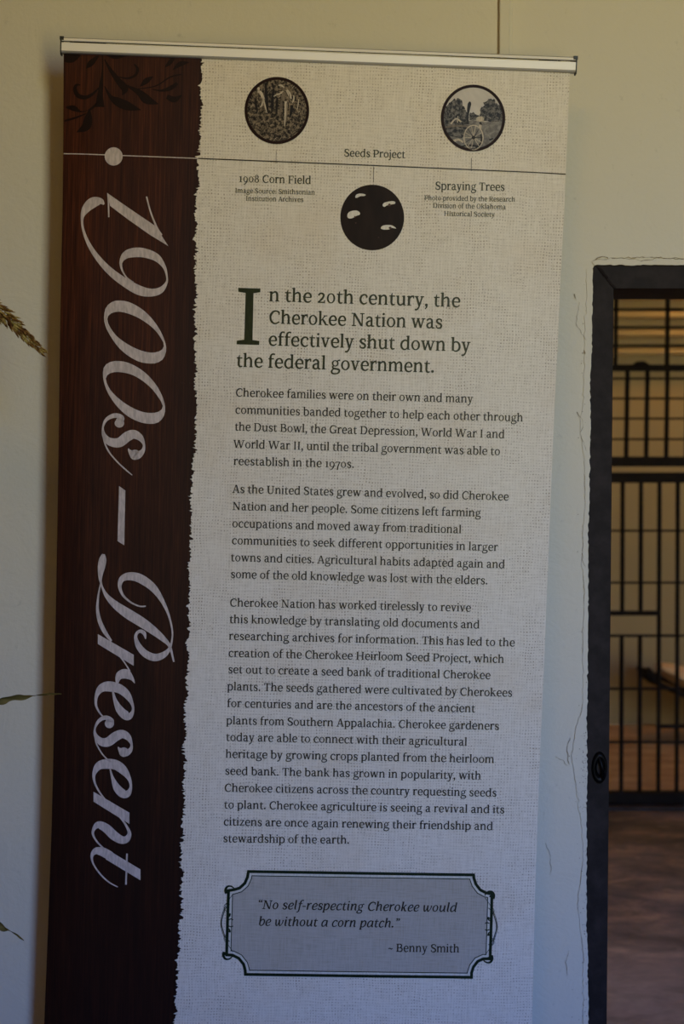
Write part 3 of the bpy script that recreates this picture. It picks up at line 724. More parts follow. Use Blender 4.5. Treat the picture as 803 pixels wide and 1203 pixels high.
G['j'] = (48, C_((26, 100, SW), (26, 30, SW), (26, -15, SW), (16, -36, 13), (-6, -42, 9)) + F_(26, 100) + disc2d(25, 132, 12, 12, 12))
G['k'] = (105, V_(24, 4, AS) + F_(24, AS) + B_(24, 0, 19, 16) + DG(32, 44, 74, 97, 11) + DG(50, 60, 84, 4, 20) + R_(58, 92, 96, 99) + R_(74, 0, 106, 8))
G['l'] = (51, V_(25, 4, AS) + F_(25, AS) + B_(25))
G['m'] = (162, V_(24, 4, 100) + F_(24, 100) + ARCH(30, 81) + ARCH(87, 138) + B_(24, 0, 19, 17) + B_(81, 0, 16, 17) + B_(138, 0, 17, 19))
G['n'] = (111, V_(24, 4, 100) + F_(24, 100) + ARCH(30, 84) + B_(24, 0, 19, 18) + B_(84, 0, 18, 20))
G['o'] = (103, annulus2d(51.5, 49.5, 45, 52.5, 25, 40.5, 28))
G['p'] = (109, V_(24, DS, 100) + F_(24, 100) + BOWL_R() + B_(24, DS, 19, 22))
G['q'] = (108, V_(86, DS, 98) + BOWL_L() + B_(86, DS, 20, 19))
G['r'] = (78, V_(24, 4, 100) + F_(24, 100) + C_((30, 68, 7), (42, 90, 12), (56, 97, 15), (70, 95, 16)) + R_(64, 76, 74, 100) + B_(24, 0, 19, 24))
G['s'] = (83, C_((68, 70, 8), (65, 90, 9), (44, 97, 11), (26, 90, 16), (20, 74, 17), (30, 58, 18), (46, 50, 19), (63, 38, 18), (67, 22, 17), (56, 6, 15), (38, 3, 11), (21, 9, 9), (15, 30, 8)) + R_(61, 70, 71, 90) + R_(12, 10, 22, 30))
G['t'] = (69, C_((28, 96, SW), (28, 60, SW), (28, 26, SW), (35, 7, 16), (48, 3, 12), (64, 9, 7)) + R_(6, 88, 62, 98) + [[(20, 96), (36.5, 96), (36.5, 124), (30, 124)]])
G['u'] = (111, C_((24, 98, SW), (24, 60, SW), (25, 30, SW), (35, 8, 15), (52, 3, 12), (68, 12, 10), (82, 27, 8)) + F_(24, 100) + V_(84, 8, 100) + F_(84, 100) + [[(76, 0), (106, 0), (106, 6), (92, 11), (76, 14)]])
G['v'] = (98, DG(20, 98, 49, 0, 19) + DG(49, 0, 78, 98, 11) + R_(2, 92, 40, 100) + R_(60, 92, 96, 100))
G['w'] = (150, DG(20, 98, 46, 0, 19) + DG(46, 0, 72, 96, 11) + DG(72, 96, 102, 0, 19) + DG(102, 0, 130, 98, 11) + R_(2, 92, 40, 100) + R_(58, 92, 90, 100) + R_(112, 92, 148, 100))
G['x'] = (98, DG(20, 98, 78, 2, 19) + DG(20, 2, 76, 98, 11) + R_(2, 92, 40, 100) + R_(60, 92, 94, 100) + R_(2, 0, 38, 8) + R_(58, 0, 96, 8))
G['y'] = (97, DG(20, 98, 50, 0, 19) + C_((78, 98, 11), (50, 0, 12), (40, -24, 13), (24, -40, 14), (6, -38, 14)) + R_(2, 92, 40, 100) + R_(60, 92, 95, 100))
G['z'] = (88, R_(10, 90, 80, 99) + R_(8, 0, 80, 9) + DG(18, 4, 70, 94, 17) + R_(10, 74, 18, 99) + R_(72, 0, 80, 26))
CB = lambda x: B_(x, 0, 22, 22) + U_(x, CP, 22, 22)
G['A'] = (130, DG(22, 4, 62, CP, 11) + DG(68, CP, 108, 4, 20) + R_(36, 40, 94, 50) + R_(2, 0, 44, 8) + R_(86, 0, 128, 8))
G['B'] = (122, V_(30, 0, CP) + R_(8, 0, 60, 9) + R_(8, CP - 9, 60, CP) + R_(30, 65, 62, 74) + C_((56, 129, 10), (80, 126, 13), (93, 110, 18), (90, 88, 17), (74, 72, 12), (56, 69, 9)) + C_((56, 69, 10), (88, 66, 13), (105, 48, 19), (102, 22, 18), (84, 5, 13), (56, 5, 10)))
G['C'] = (124, C_((108, 100, 8), (104, 120, 12), (74, 131, 12), (44, 120, 17), (24, 92, 20), (19, 64, 21), (28, 28, 19), (52, 5, 14), (80, 3, 11), (112, 22, 9)) + R_(103, 92, 113, 122))
G['D'] = (140, V_(30, 0, CP) + R_(8, 0, 66, 9) + R_(8, CP - 9, 66, CP) + C_((60, 130, 9), (92, 122, 15), (114, 96, 20), (118, 62, 21), (106, 26, 19), (84, 7, 14), (60, 4, 9)))
G['F'] = (112, V_(30, 0, CP) + B_(30, 0, 22, 26) + R_(8, CP - 9, 100, CP) + R_(92, CP - 34, 101, CP) + R_(30, 62, 80, 71) + R_(74, 52, 82, 82))
G['G'] = (136, C_((110, 100, 8), (104, 122, 11), (74, 131, 12), (44, 120, 17), (24, 92, 20), (19, 64, 21), (28, 28, 19), (52, 5, 14), (80, 3, 11), (108, 14, 10)) + R_(105, 94, 114, 122) + V_(108, 6, 58) + R_(84, 52, 130, 60))
G['H'] = (152, V_(32, 0, CP) + V_(120, 0, CP) + CB(32) + CB(120) + R_(32, 63, 120, 72))
G['I'] = (66, V_(33, 0, CP) + CB(33))
G['N'] = (146, V_(30, 0, CP, 11) + V_(116, 0, CP, 11) + DG(34, CP - 4, 112, 2, 22) + R_(8, 0, 52, 8) + R_(6, CP - 8, 44, CP) + R_(94, CP - 8, 138, CP))
G['O'] = (142, annulus2d(71, 66.5, 60, 70, 39, 58, 32))
G['P'] = (118, V_(30, 0, CP) + B_(30, 0, 22, 26) + R_(8, CP - 9, 62, CP) + C_((58, 129, 10), (86, 124, 14), (101, 102, 20), (96, 74, 18), (78, 59, 13), (54, 56, 10), (38, 58, 8)))
G['R'] = (128, V_(30, 0, CP) + B_(30, 0, 22, 22) + R_(8, CP - 9, 62, CP) + C_((58, 129, 10), (86, 124, 14), (99, 104, 19), (94, 80, 18), (78, 67, 13), (54, 64, 10), (38, 65, 8)) + DG(66, 64, 106, 4, 20) + R_(96, 0, 126, 8))
G['S'] = (104, C_((88, 98, 8), (84, 122, 10), (56, 131, 12), (30, 122, 18), (20, 100, 20), (32, 80, 20), (58, 67, 22), (82, 52, 20), (88, 30, 19), (76, 9, 16), (50, 3, 12), (24, 10, 9), (15, 38, 8)) + R_(82, 96, 92, 122) + R_(11, 12, 21, 40))
G['T'] = (120, V_(60, 0, CP) + B_(60, 0, 24, 24) + R_(8, CP - 9, 112, CP) + R_(8, CP - 36, 17, CP) + R_(103, CP - 36, 112, CP))
G['U'] = (142, C_((32, CP, SW + 2), (32, 80, SW + 2), (33, 40, SW + 2), (46, 10, 17), (72, 3, 12), (98, 12, 12), (110, 40, 11), (111, 80, 11), (111, CP, 11)) + R_(8, CP - 8, 56, CP) + R_(90, CP - 8, 134, CP))
G['W'] = (198, DG(24, CP - 4, 58, 0, 20) + DG(58, 0, 96, CP - 4, 11) + DG(96, CP - 4, 136, 0, 20) + DG(136, 0, 174, CP - 4, 11) + R_(2, CP - 8, 46, CP) + R_(76, CP - 8, 116, CP) + R_(152, CP - 8, 196, CP))
G['0'] = (104, annulus2d(52, 49.5, 42, 52, 24, 42, 28))
G['1'] = (72, V_(38, 4, 98) + B_(38, 0, 26, 26) + [[(12, 84), (12, 92), (30, 100), (46.5, 102), (46.5, 90)]])
G['2'] = (90, C_((18, 74, 14), (28, 94, 12), (46, 98, 12), (64, 90, 16), (68, 72, 17), (56, 46, 16), (34, 22, 13), (14, 6, 9)) + R_(12, 0, 82, 11) + R_(74, 0, 82, 28))
G['7'] = (86, R_(10, 88, 82, 98) + C_((78, 94, 12), (58, 50, 15), (44, 4, 18), (38, DS, 19)) + R_(10, 70, 18, 98))
G['8'] = (100, annulus2d(50, 98, 32, 36, 15, 27, 24) + annulus2d(50, 34, 40, 39, 21, 29, 24))
G['9'] = (99, annulus2d(50, 52, 41, 49, 23, 39, 28) + C_((82, 52, SW), (78, 20, SW), (62, -10, 15), (40, -32, 12), (20, -42, 8)))
G[','] = (46, disc2d(24, 12, 14.5, 14.5, 14) + [[(12, 8), (38, 10), (34, -14), (17, -34), (8, -28), (20, -10)]])
G['.'] = (46, disc2d(22, 12, 14.5, 14.5, 14))
G[':'] = (46, disc2d(23, 12, 14, 14, 12) + disc2d(23, 80, 14, 14, 12))
G['-'] = (66, R_(8, 44, 58, 56))
G['~'] = (92, C_((10, 42, 8), (24, 56, 11), (44, 52, 13), (62, 42, 12), (80, 56, 8)))
G['\u201c'] = (72, disc2d(22, 112, 11, 11, 12) + C_((13, 110, 9), (16, 130, 9), (28, 144, 5)) + disc2d(52, 112, 11, 11, 12) + C_((43, 110, 9), (46, 130, 9), (58, 144, 5)))
G['\u201d'] = (72, disc2d(22, 132, 11, 11, 12) + C_((31, 134, 9), (28, 114, 9), (16, 100, 5)) + disc2d(52, 132, 11, 11, 12) + C_((61, 134, 9), (58, 114, 9), (46, 100, 5)))
G[' '] = (46, [])
# italic letters: narrower, leaning, few serifs
def it(polys, kx=1.0): return [[(x * kx + y * 0.17, y) for x, y in q] for q in polys]
NT = lambda x: C_((x, 60, SW), (x, 24, SW), (x + 5, 6, 13), (x + 20, 6, 7))
ARI = lambda x0, x1: C_((x0, 50, 6), (x0 + 12, 76, 10), (x0 + 30, 96, 13), (x1 - 4, 92, 16), (x1, 72, SW), (x1, 40, SW), (x1, 20, SW), (x1 + 6, 5, 12), (x1 + 20, 7, 7))
EN_ = lambda x, y: [[(x - 20, y - 6), (x - SW / 2, y - 14), (x + SW / 2, y - 14), (x + SW / 2, y), (x - 8, y)]]
I = {}
def gi(c, adv, polys): I[c] = (adv * 1.0, it(polys))
gi('a', 108, C_((80, 90, 9), (58, 97, 12), (38, 90, 14), (22, 66, 17), (17, 38, 18), (25, 10, 15), (42, 3, 11), (62, 16, 9), (80, 46, 7)) + V_(84, 30, 98) + NT(84))
gi('b', 100, V_(24, 20, AS) + EN_(24, AS) + C_((28, 56, 7), (44, 88, 11), (64, 97, 14), (82, 84, 17), (88, 58, 18), (80, 24, 16), (58, 3, 12), (36, 4, 12), (24, 22, 14)))
gi('c', 88, C_((78, 74, 10), (74, 90, 13), (58, 97, 11), (38, 90, 14), (22, 66, 17), (18, 38, 18), (27, 10, 15), (46, 3, 12), (66, 8, 9), (82, 22, 7)))
gi('d', 112, C_((80, 90, 9), (58, 97, 12), (38, 90, 14), (22, 66, 17), (17, 38, 18), (25, 10, 15), (42, 3, 11), (62, 16, 9), (80, 46, 7)) + V_(84, 30, AS) + EN_(84, AS) + NT(84))
gi('e', 88, C_((22, 44, 8), (52, 48, 9), (74, 62, 12), (78, 82, 14), (62, 97, 11), (40, 91, 14), (22, 66, 17), (18, 38, 18), (28, 10, 16), (48, 3, 12), (66, 8, 9), (82, 22, 7)))
gi('f', 66, C_((82, 137, 13), (64, 144, 11), (46, 132, 14), (38, 104, SW), (36, 40, SW), (34, -10, SW), (24, -34, 13), (4, -40, 12)) + R_(14, 88, 68, 98))
gi('g', 96, annulus2d(44, 64, 33, 35, 17, 25, 20) + C_((64, 88, 8), (76, 97, 10), (92, 97, 13)) + C_((30, 38, 9), (22, 24, 12), (32, 10, 15), (64, 2, 17), (74, -16, 15), (60, -36, 12), (32, -42, 11), (10, -34, 14), (6, -18, 13), (18, -2, 10), (34, 10, 9)))
gi('h', 108, V_(24, 0, AS) + EN_(24, AS) + ARI(26, 80))
gi('i', 54, V_(26, 30, 100) + EN_(26, 100) + NT(26) + disc2d(26, 132, 12, 12, 12))
gi('k', 98, V_(24, 0, AS) + EN_(24, AS) + C_((28, 46, 7), (46, 62, 10), (66, 90, 13), (80, 92, 10)) + C_((44, 56, 17), (62, 22, 18), (72, 5, 14), (92, 6, 7)))
gi('l', 54, V_(26, 30, AS) + EN_(26, AS) + NT(26))
gi('n', 108, V_(24, 0, 100) + EN_(24, 100) + ARI(26, 80))
gi('o', 98, annulus2d(49, 49.5, 42, 52.5, 22, 40.5, 28))
gi('p', 104, V_(24, DS, 100) + EN_(24, 100) + B_(24, DS, 18, 20) + C_((28, 56, 7), (44, 88, 11), (64, 97, 14), (82, 84, 17), (88, 58, 18), (80, 24, 16), (58, 3, 12), (36, 4, 10), (26, 16, 8)))
gi('r', 78, V_(24, 0, 100) + EN_(24, 100) + C_((26, 52, 6), (38, 78, 10), (54, 96, 14), (74, 94, 16)))
gi('s', 80, G['s'][1]); gi('t', 68, G['t'][1])
gi('u', 110, C_((24, 98, SW), (24, 60, SW), (24, 28, SW), (34, 8, 15), (48, 4, 12), (66, 20, 9), (80, 50, 7)) + EN_(24, 100) + V_(84, 30, 98) + NT(84))
gi('w', 142, C_((18, 98, 17), (24, 60, SW), (30, 20, SW), (44, 3, 13), (62, 30, 9), (74, 96, 8)) + C_((72, 96, 17), (76, 40, SW), (86, 5, 14), (104, 12, 9), (122, 50, 9), (126, 92, 15)))
gi('C', 122, G['C'][1]); gi('N', 146, G['N'][1])
gi('\u201c', 72, G['\u201c'][1]); gi('\u201d', 72, G['\u201d'][1]); gi('-', 66, R_(10, 44, 58, 56)); gi('.', 46, G['.'][1]); gi(' ', 50, [])

def text_line(mb, txt, x0, y0, x1, y1, xh, italic=False, m=0, off=0.0009, bold=1.0):
    A = I if italic else G
    nat = sum(A[c][0] for c in txt) - 14
    u0, v0 = art(x0, y0); u1, v1 = art(x1, y1)
    L = math.hypot(u1 - u0, v1 - v0); du, dv = (u1 - u0) / L, (v1 - v0) / L
    sx_ = L / nat; sy_ = xh * 0.001516 / 100
    pen = -7.0
    for c in txt:
        adv, polys = A[c]
        for q in polys:
            pts = [(u0 + du * (pen + x) * sx_ + dv * y * sy_, v0 + dv * (pen + x) * sx_ - du * y * sy_) for x, y in q]
            mb.face([P(u, v, off) for u, v in pts], m)
        pen += adv
def para(name, lines, xh, m, parent, label=None, italic=False, off=0.0009):
    mb = MB()
    for l in lines: text_line(mb, *l, xh, italic, 0, off)
    o = mb.build(name, m, parent)
    if label: o['label'] = label
    return o
# heading
b = MB(); z = Z(270, 330, 5.353)
put([[z(*p) for p in q] for q in ([(52, 44), (192, 49), (191, 72), (148, 78), (142, 372), (185, 378), (184, 403), (42, 399), (43, 376), (90, 370), (99, 76), (53, 69)],)], b, 0, 0.0009)
b.build('drop_cap', M_GREEN, panel)['label'] = 'large dark green initial I'
para('heading_lettering', [('n the 20th century, the', 316.3, 353.9, 539.8, 360.9), ('Cherokee Nation was', 316.0, 380.1, 518.9, 386.0), ('effectively shut down by', 315.4, 405.9, 551.4, 413.1), ('the federal government.', 277.9, 430.9, 509.6, 437.8)], 11.4, M_HEAD, panel, 'dark green heading lettering')
para('paragraph_lettering', [('Cherokee families were on their own and many', 276.9, 465.7, 554.8, 473.2), ('communities banded together to help each other through', 276.4, 485.9, 613.7, 495.3), ('the Dust Bowl, the Great Depression, World War I and', 275.8, 505.8, 592, 514.8), ('World War II, until the tribal government was able to', 274, 526.2, 586.8, 534.8), ('reestablish in the 1970s.', 274.4, 546.2, 415.6, 549.8)], 7.1, M_TEXT, panel)
para('paragraph_lettering', [('As the United States grew and evolved, so did Cherokee', 273, 578.9, 596.8, 588), ('Nation and her people. Some citizens left farming', 273, 599.1, 564, 607.1), ('occupations and moved away from traditional', 272.8, 619.5, 541.4, 626.6), ('communities to seek different opportunities in larger', 272.3, 639.4, 584.2, 647.3), ('towns and cities. Agricultural habits adapted again and', 271.2, 659.4, 592.3, 667.6), ('some of the old knowledge was lost with the elders.', 271, 679.1, 572.3, 686.6)], 7.1, M_TEXT, panel)
para('paragraph_lettering', [('Cherokee Nation has worked tirelessly to revive', 270, 712.5, 552.6, 718.6), ('this knowledge by translating old documents and', 269.6, 732, 562.7, 738.4), ('researching archives for information. This has led to the', 268.9, 751.7, 604, 759.4), ('creation of the Cherokee Heirloom Seed Project, which', 268.4, 771.7, 591.4, 778.8), ('set out to create a seed bank of traditional Cherokee', 268, 790.9, 575.5, 797.8), ('plants. The seeds gathered were cultivated by Cherokees', 266.9, 810.9, 601, 818.4), ('for centuries and are the ancestors of the ancient', 266.7, 830.6, 557.3, 836.8), ('plants from Southern Appalachia. Cherokee gardeners', 265.8, 850.8, 585.5, 857.4), ('today are able to connect with their agricultural', 265.5, 870.3, 548, 876), ('heritage by growing crops planted from the heirloom', 265, 890, 579.7, 896.3), ('seed bank. The bank has grown in popularity, with', 264.4, 909.9, 564.4, 915.6), ('Cherokee citizens across the country requesting seeds', 263.7, 929.7, 582.6, 935.7), ('to plant. Cherokee agriculture is seeing a revival and its', 263.3, 949.4, 591.8, 955.4), ('citizens are once again renewing their friendship and', 262.8, 969.3, 578.3, 975), ('stewardship of the earth.', 262.2, 989, 409.9, 990.8)], 7.1, M_TEXT, panel)
cap = [('caption_lettering', [('1908 Corn Field', 280.7, 214.1, 364.9, 216.5)], 6.6, [('Image Source: Smithsonian', 276.2, 226.8, 369.5, 229.1), ('Institution Archives', 288.8, 236, 356, 237.6)], 4.15),
       ('caption_lettering', [('Spraying Trees', 511, 223.0, 592, 224.4)], 6.8, [('Photo provided by the Research', 498.1, 235.4, 604.4, 237.2), ('Division of the Oklahoma', 508.2, 244.2, 593.5, 246), ('Historical Society', 521.1, 253.8, 580.3, 254.9)], 4.15),
       ('caption_lettering', [('Seeds Project', 404.1, 184.1, 475.2, 186.1)], 6.4, [], 4.5)]
for name, l1, x1_, l2, x2_ in cap:
    mb = MB()
    for l in l1: text_line(mb, *l, x1_)
    for l in l2: text_line(mb, *l, x2_)
    mb.build(name, M_HEAD, panel)

# quote plate
b = MB()
OUT = [(291.8, 1023.3), (290.6, 1030), (287.4, 1037.2), (281.4, 1042.6), (275, 1044.6), (268.4, 1045.6), (267.2, 1083), (266.2, 1121), (273, 1121.3), (280.5, 1125), (286, 1132), (288, 1139), (288.2, 1143.9),
       (420, 1145.8), (553.4, 1147.6), (553.4, 1142.5), (555.6, 1135.6), (560.6, 1129), (567.5, 1125.8), (575.2, 1126), (576.4, 1088), (577.4, 1049.8), (570.4, 1048.6), (563.6, 1045), (558.6, 1038.4), (556.2, 1031.4), (555.8, 1027.5), (423, 1025.4)]
put([OUT], b, 0, 0.00065)
qp = b.build('quote_panel', M_FILL, panel); qp['label'] = 'grey-mauve quote panel with notched corners'
def inset(pts, d):
    n = len(pts); out = []
    for k in range(n):
        a, c, e_ = pts[k - 1], pts[k], pts[(k + 1) % n]
        d1 = (c[0] - a[0], c[1] - a[1]); d2 = (e_[0] - c[0], e_[1] - c[1])
        l1 = math.hypot(*d1); l2 = math.hypot(*d2)
        n1 = (d1[1] / l1, -d1[0] / l1); n2 = (d2[1] / l2, -d2[0] / l2)
        bx, by = n1[0] + n2[0], n1[1] + n2[1]; k_ = (bx * n1[0] + by * n1[1]) or 1
        out.append((c[0] + bx * d / k_, c[1] + by * d / k_))
    return out
def band(pts, d0, d1):
    a, c = inset(pts, d0), inset(pts, d1); n = len(pts)
    return [[a[k], a[(k + 1) % n], c[(k + 1) % n], c[k]] for k in range(n)]
area_ = sum(OUT[k - 1][0] * OUT[k][1] - OUT[k][0] * OUT[k - 1][1] for k in range(len(OUT)))
sg = 1 if area_ < 0 else 1
b = MB()
put(band(OUT, 1.7, -1.7), b, 0, 0.0011); put(band(OUT, 4.4, 5.4), b, 0, 0.0011); put(band(OUT, 1.6, 4.6), b, 1, 0.0009)
put(band(OUT, -4.6, -5.5), b, 0, 0.0009) if False else None
# scroll eyes at the four inner corners and the interlaced side loops
for cx_, cy_, sgx, sgy in ((269.2, 1044.2, 1, 1), (266.6, 1122.4, 1, -1), (575.4, 1050.6, -1, 1), (573.4, 1126.8, -1, -1)):
    put(stroke2d([(cx_ - 3.4 * sgx, cy_ + 5 * sgy, 3.4), (cx_ - 4.2 * sgx, cy_ + 0.5 * sgy, 3.2), (cx_ - 2.0 * sgx, cy_ - 3.2 * sgy, 2.4), (cx_ + 2 * sgx, cy_ - 3.6 * sgy, 1.8), (cx_ + 5.4 * sgx, cy_ - 1.4 * sgy, 1.4), (cx_ + 6.2 * sgx, cy_ + 1.4 * sgy, 1.0)], 6), b, 0, 0.0010)
    put(stroke2d([(cx_ - 2.8 * sgx, cy_ + 2.6 * sgy, 3.0), (cx_ + 1.0 * sgx, cy_ + 1.8 * sgy, 2.0)], 4), b, 0, 0.0010)
for x, s_, y0, y1, in ((266.8, -1, 1048, 1119), (576.2, 1, 1053, 1123)):
    m_ = (y0 + y1) / 2; h = (y1 - y0) / 2
    def loop(pts, wd=0.7): put(stroke2d([(x + s_ * a, m_ + h * t, wd) for a, t in pts], 6), b, 0, 0.0010)
    loop([(-7, -0.96), (-1, -0.72), (3, -0.5), (6.8, -0.18), (7.4, 0.0), (6.8, 0.18), (3, 0.5), (-1, 0.72), (-7, 0.96)], 0.6)
    loop([(-3, -0.62), (1.5, -0.5), (3.6, -0.36), (6.3, -0.1), (6.6, 0.0), (6.3, 0.1), (3.6, 0.36), (1.5, 0.5), (-3, 0.62)], 0.9)
    loop([(0, -0.66), (3.2, -0.58), (3.4, -0.46), (0, -0.36)], 0.6); loop([(0, 0.66), (3.2, 0.58), (3.4, 0.46), (0, 0.36)], 0.6)
    loop([(-1, -0.26), (-3.4, -0.3), (-2.6, -0.22), (0, -0.2)], 1.6); loop([(-1, 0.26), (-3.4, 0.3), (-2.6, 0.22), (0, 0.2)], 1.6)
    loop([(-7, -0.10), (-4.6, -0.13), (-1.8, -0.10)], 1.2); loop([(-7, 0.10), (-4.6, 0.13), (-1.8, 0.10)], 1.2)
b.build('quote_border', [M_DEEPGREEN, M_GAP], panel)['label'] = 'dark green ornamental double-line border'
para('quote_lettering', [('\u201cNo self-respecting Cherokee would', 302.0, 1067.0, 535.4, 1070.8), ('be without a corn patch.\u201d', 303.2, 1086.6, 467.4, 1089.0)], 8.0, M_TEXT, panel, None, True, 0.0011)
para('attribution_lettering', [('~ Benny Smith', 455.5, 1117.2, 538.8, 1118.5)], 7.3, M_TEXT, panel, None, False, 0.0011)

# ---- three round pictures
def disc_rim(mb, cx_, cy_, rx, ry, ix, iy, m): put(annulus2d(cx_, cy_, rx, ry, ix, iy, 56), mb, m, 0.0013)
random.seed(5)
b = MB(); cx_, cy_ = 325.1, 130.3
put(disc2d(cx_, cy_, 36, 37.4, 48), b, 1, 0.0007)
z = Z(270, 80, 7.29); s = 7.29
def ps(pts, m, k): put(stroke2d(zs(z, pts, s), 5), b, m, 0.0008 + k * 0.0001)
for q in range(70):                                   # stalks and blades of the planting
    a = random.uniform(0, 6.28); r = math.sqrt(random.random()) * 250
    x, y = 402 + r * math.cos(a), 372 + r * math.sin(a)
    if y < 300 and random.random() < 0.55: continue
    l = random.uniform(12, 34); an = random.uniform(-1.2, 1.2)
    ps([(x, y, 2), (x + l * .5 * math.sin(an), y - l * .5, random.uniform(2, 4.5)), (x + l * math.sin(an * 1.7), y - l * .8, 2)], random.choice((3, 2, 4, 4)), 1)
ps([(305, 130, 20), (312, 240, 26), (320, 330, 22), (322, 400, 14)], 4, 2); ps([(360, 130, 14), (372, 180, 20), (362, 300, 26), (360, 380, 14)], 4, 2); ps([(530, 320, 26), (524, 380, 24), (510, 430, 10)], 4, 2); ps([(215, 260, 14), (225, 330, 22), (235, 380, 10)], 4, 2); ps([(405, 260, 16), (400, 330, 22), (398, 400, 10)], 4, 2)
ps([(236, 205, 16), (262, 212, 24), (280, 250, 24), (292, 270, 14)], 2, 3); ps([(284, 268, 16), (296, 310, 13), (318, 392, 6)], 2, 3); ps([(288, 270, 14), (276, 310, 12), (262, 340, 5)], 2, 3); put(disc2d(*z(246, 180), 11 / s, 14 / s), b, 2, 0.0012)
ps([(374, 246, 6), (404, 230, 11), (430, 222, 12), (456, 200, 12)], 2, 4); ps([(414, 152, 9), (440, 152, 15), (462, 170, 8)], 2, 4); put(disc2d(*z(462, 182), 11 / s, 13 / s), b, 3, 0.0012)
ps([(462, 204, 30), (458, 245, 34), (452, 285, 30)], 3, 3); ps([(440, 285, 16), (436, 350, 24), (424, 412, 12)], 3, 4); ps([(452, 285, 8), (456, 370, 10), (452, 430, 6)], 4, 4)
ps([(478, 288, 22), (480, 340, 24), (474, 420, 18), (466, 502, 5)], 2, 4); ps([(486, 300, 5), (486, 400, 7), (474, 480, 3)], 3, 5)
ps([(484, 192, 18), (502, 215, 28), (516, 248, 22), (526, 268, 8)], 2, 5); ps([(546, 236, 7), (546, 270, 14), (534, 302, 7)], 2, 5); ps([(508, 225, 5), (506, 262, 8), (500, 300, 5)], 3, 6)
ps([(588, 268, 7), (584, 310, 9), (576, 356, 5)], 2, 4); ps([(612, 300, 5), (622, 370, 7), (612, 430, 4)], 3, 4); ps([(640, 320, 4), (640, 400, 6)], 3, 4); ps([(330, 215, 4), (350, 190, 6), (375, 175, 3)], 3, 4)
disc_rim(b, cx_, cy_, 37.9, 39.4, 34.6, 36.0, 0)
b.build('photo_print', [M_RIM, M_FOLIAGE, M_PLIGHT, M_PMID, M_PDARK], panel)['label'] = 'round sepia picture of people in a corn field'

b = MB(); cx_, cy_ = 555.2, 139.0; z = Z(490, 90, 6.424); s = 6.424
put(disc2d(cx_, cy_, 36, 37.4, 48), b, 1, 0.0007)
def clipdisc(pts, rx=35.2, ry=36.6):
    out = []
    for x, y in pts:
        dx, dy = (x - cx_) / rx, (y - cy_) / ry; r = math.hypot(dx, dy)
        out.append((x, y) if r <= 1 else (cx_ + dx / r * rx, cy_ + dy / r * ry))
    return out
def pp(pts, m, k): put([clipdisc([z(*p) for p in pts])], b, m, 0.0008 + k * 0.0001)
def rough(pts, n=4, a=7):
    out = []
    for (x0, y0), (x1, y1) in zip(pts, pts[1:]):
        for k in range(n): t = k / n; out.append((x0 + (x1 - x0) * t + random.gauss(0, a * .5), y0 + (y1 - y0) * t + random.gauss(0, a)))
    return out + [pts[-1]]
arc = lambda a0, a1, n=14: [(419 + 226 * math.cos(math.radians(a0 + (a1 - a0) * k / n)), 315 + 236 * math.sin(math.radians(a0 + (a1 - a0) * k / n))) for k in range(n + 1)]
pp(arc(2, 178, 24) + [(193, 345), (300, 345), (420, 330), (520, 345), (640, 330)], 2, 0)                          # field
pp(rough([(215, 230), (250, 190), (300, 165), (335, 190), (350, 240), (372, 262), (385, 330), (392, 362)]) + [(300, 368), (196, 368)] + arc(170, 202, 6), 3, 1)   # trees left
pp(rough([(392, 285), (420, 275), (460, 285), (480, 255), (500, 195), (545, 170), (580, 180), (605, 215)]) + arc(-26, 6, 6) + [(560, 345), (470, 330), (392, 330)], 3, 1)
pp([(198, 372), (300, 362), (385, 368), (350, 450), (330, 470), (240, 450)] + arc(160, 166, 3), 3, 2)                 # cart body
pp([(198, 378), (300, 366), (384, 372), (378, 384), (300, 380), (205, 392)], 5, 3)
def ps(pts, m, k): put(stroke2d(zs(z, pts, s), 5), b, m, 0.0008 + k * 0.0001)
ps([(250, 360, 14), (290, 320, 10), (330, 345, 12)], 4, 3); ps([(376, 360, 20), (380, 300, 14), (384, 250, 22), (392, 205, 26), (386, 195, 10)], 6, 3); ps([(300, 350, 6), (305, 300, 6)], 4, 3)
put(disc2d(*z(472, 322), 30 / s, 20 / s), b, 4, 0.0012); ps([(445, 335, 10), (480, 330, 16), (505, 345, 8)], 4, 4); ps([(474, 365, 20), (470, 400, 20)], 4, 4); ps([(470, 345, 14), (482, 372, 18)], 6, 3)
wcx, wcy, wr = 422, 462, 92
put(stroke2d([(*z(wcx + wr * 0.78 * math.cos(a), wcy + wr * math.sin(a)), 8 / s) for a in [2 * math.pi * k / 20 for k in range(13, 34)]], 3), b, 4, 0.0013)
for k in range(14):
    a = 2 * math.pi * k / 14; ps([(wcx + 8 * math.cos(a), wcy + 8 * math.sin(a), 5), (wcx + wr * 0.76 * math.cos(a), min(wcy + wr * 0.95 * math.sin(a), 540), 4)], 4 if k % 3 else 6, 5)
put(disc2d(*z(wcx, wcy), 14 / s), b, 6, 0.0015)
ps([(270, 490, 20), (310, 478, 14), (345, 500, 10)], 4, 4); ps([(330, 530, 10), (390, 520, 14), (470, 530, 12)], 6, 3); ps([(540, 480, 14), (570, 470, 10)], 6, 3); ps([(478, 440, 10), (480, 500, 14), (440, 540, 10)], 6, 3)
disc_rim(b, cx_, cy_, 37.8, 39.2, 34.4, 35.8, 0)
b.build('photo_print', [M_RIM, M_PSKY, M_PGRASS, M_PTREE, M_PLIGHT, M_PMID, M_PDARK], panel)['label'] = 'round grey picture of a wheeled sprayer before trees'

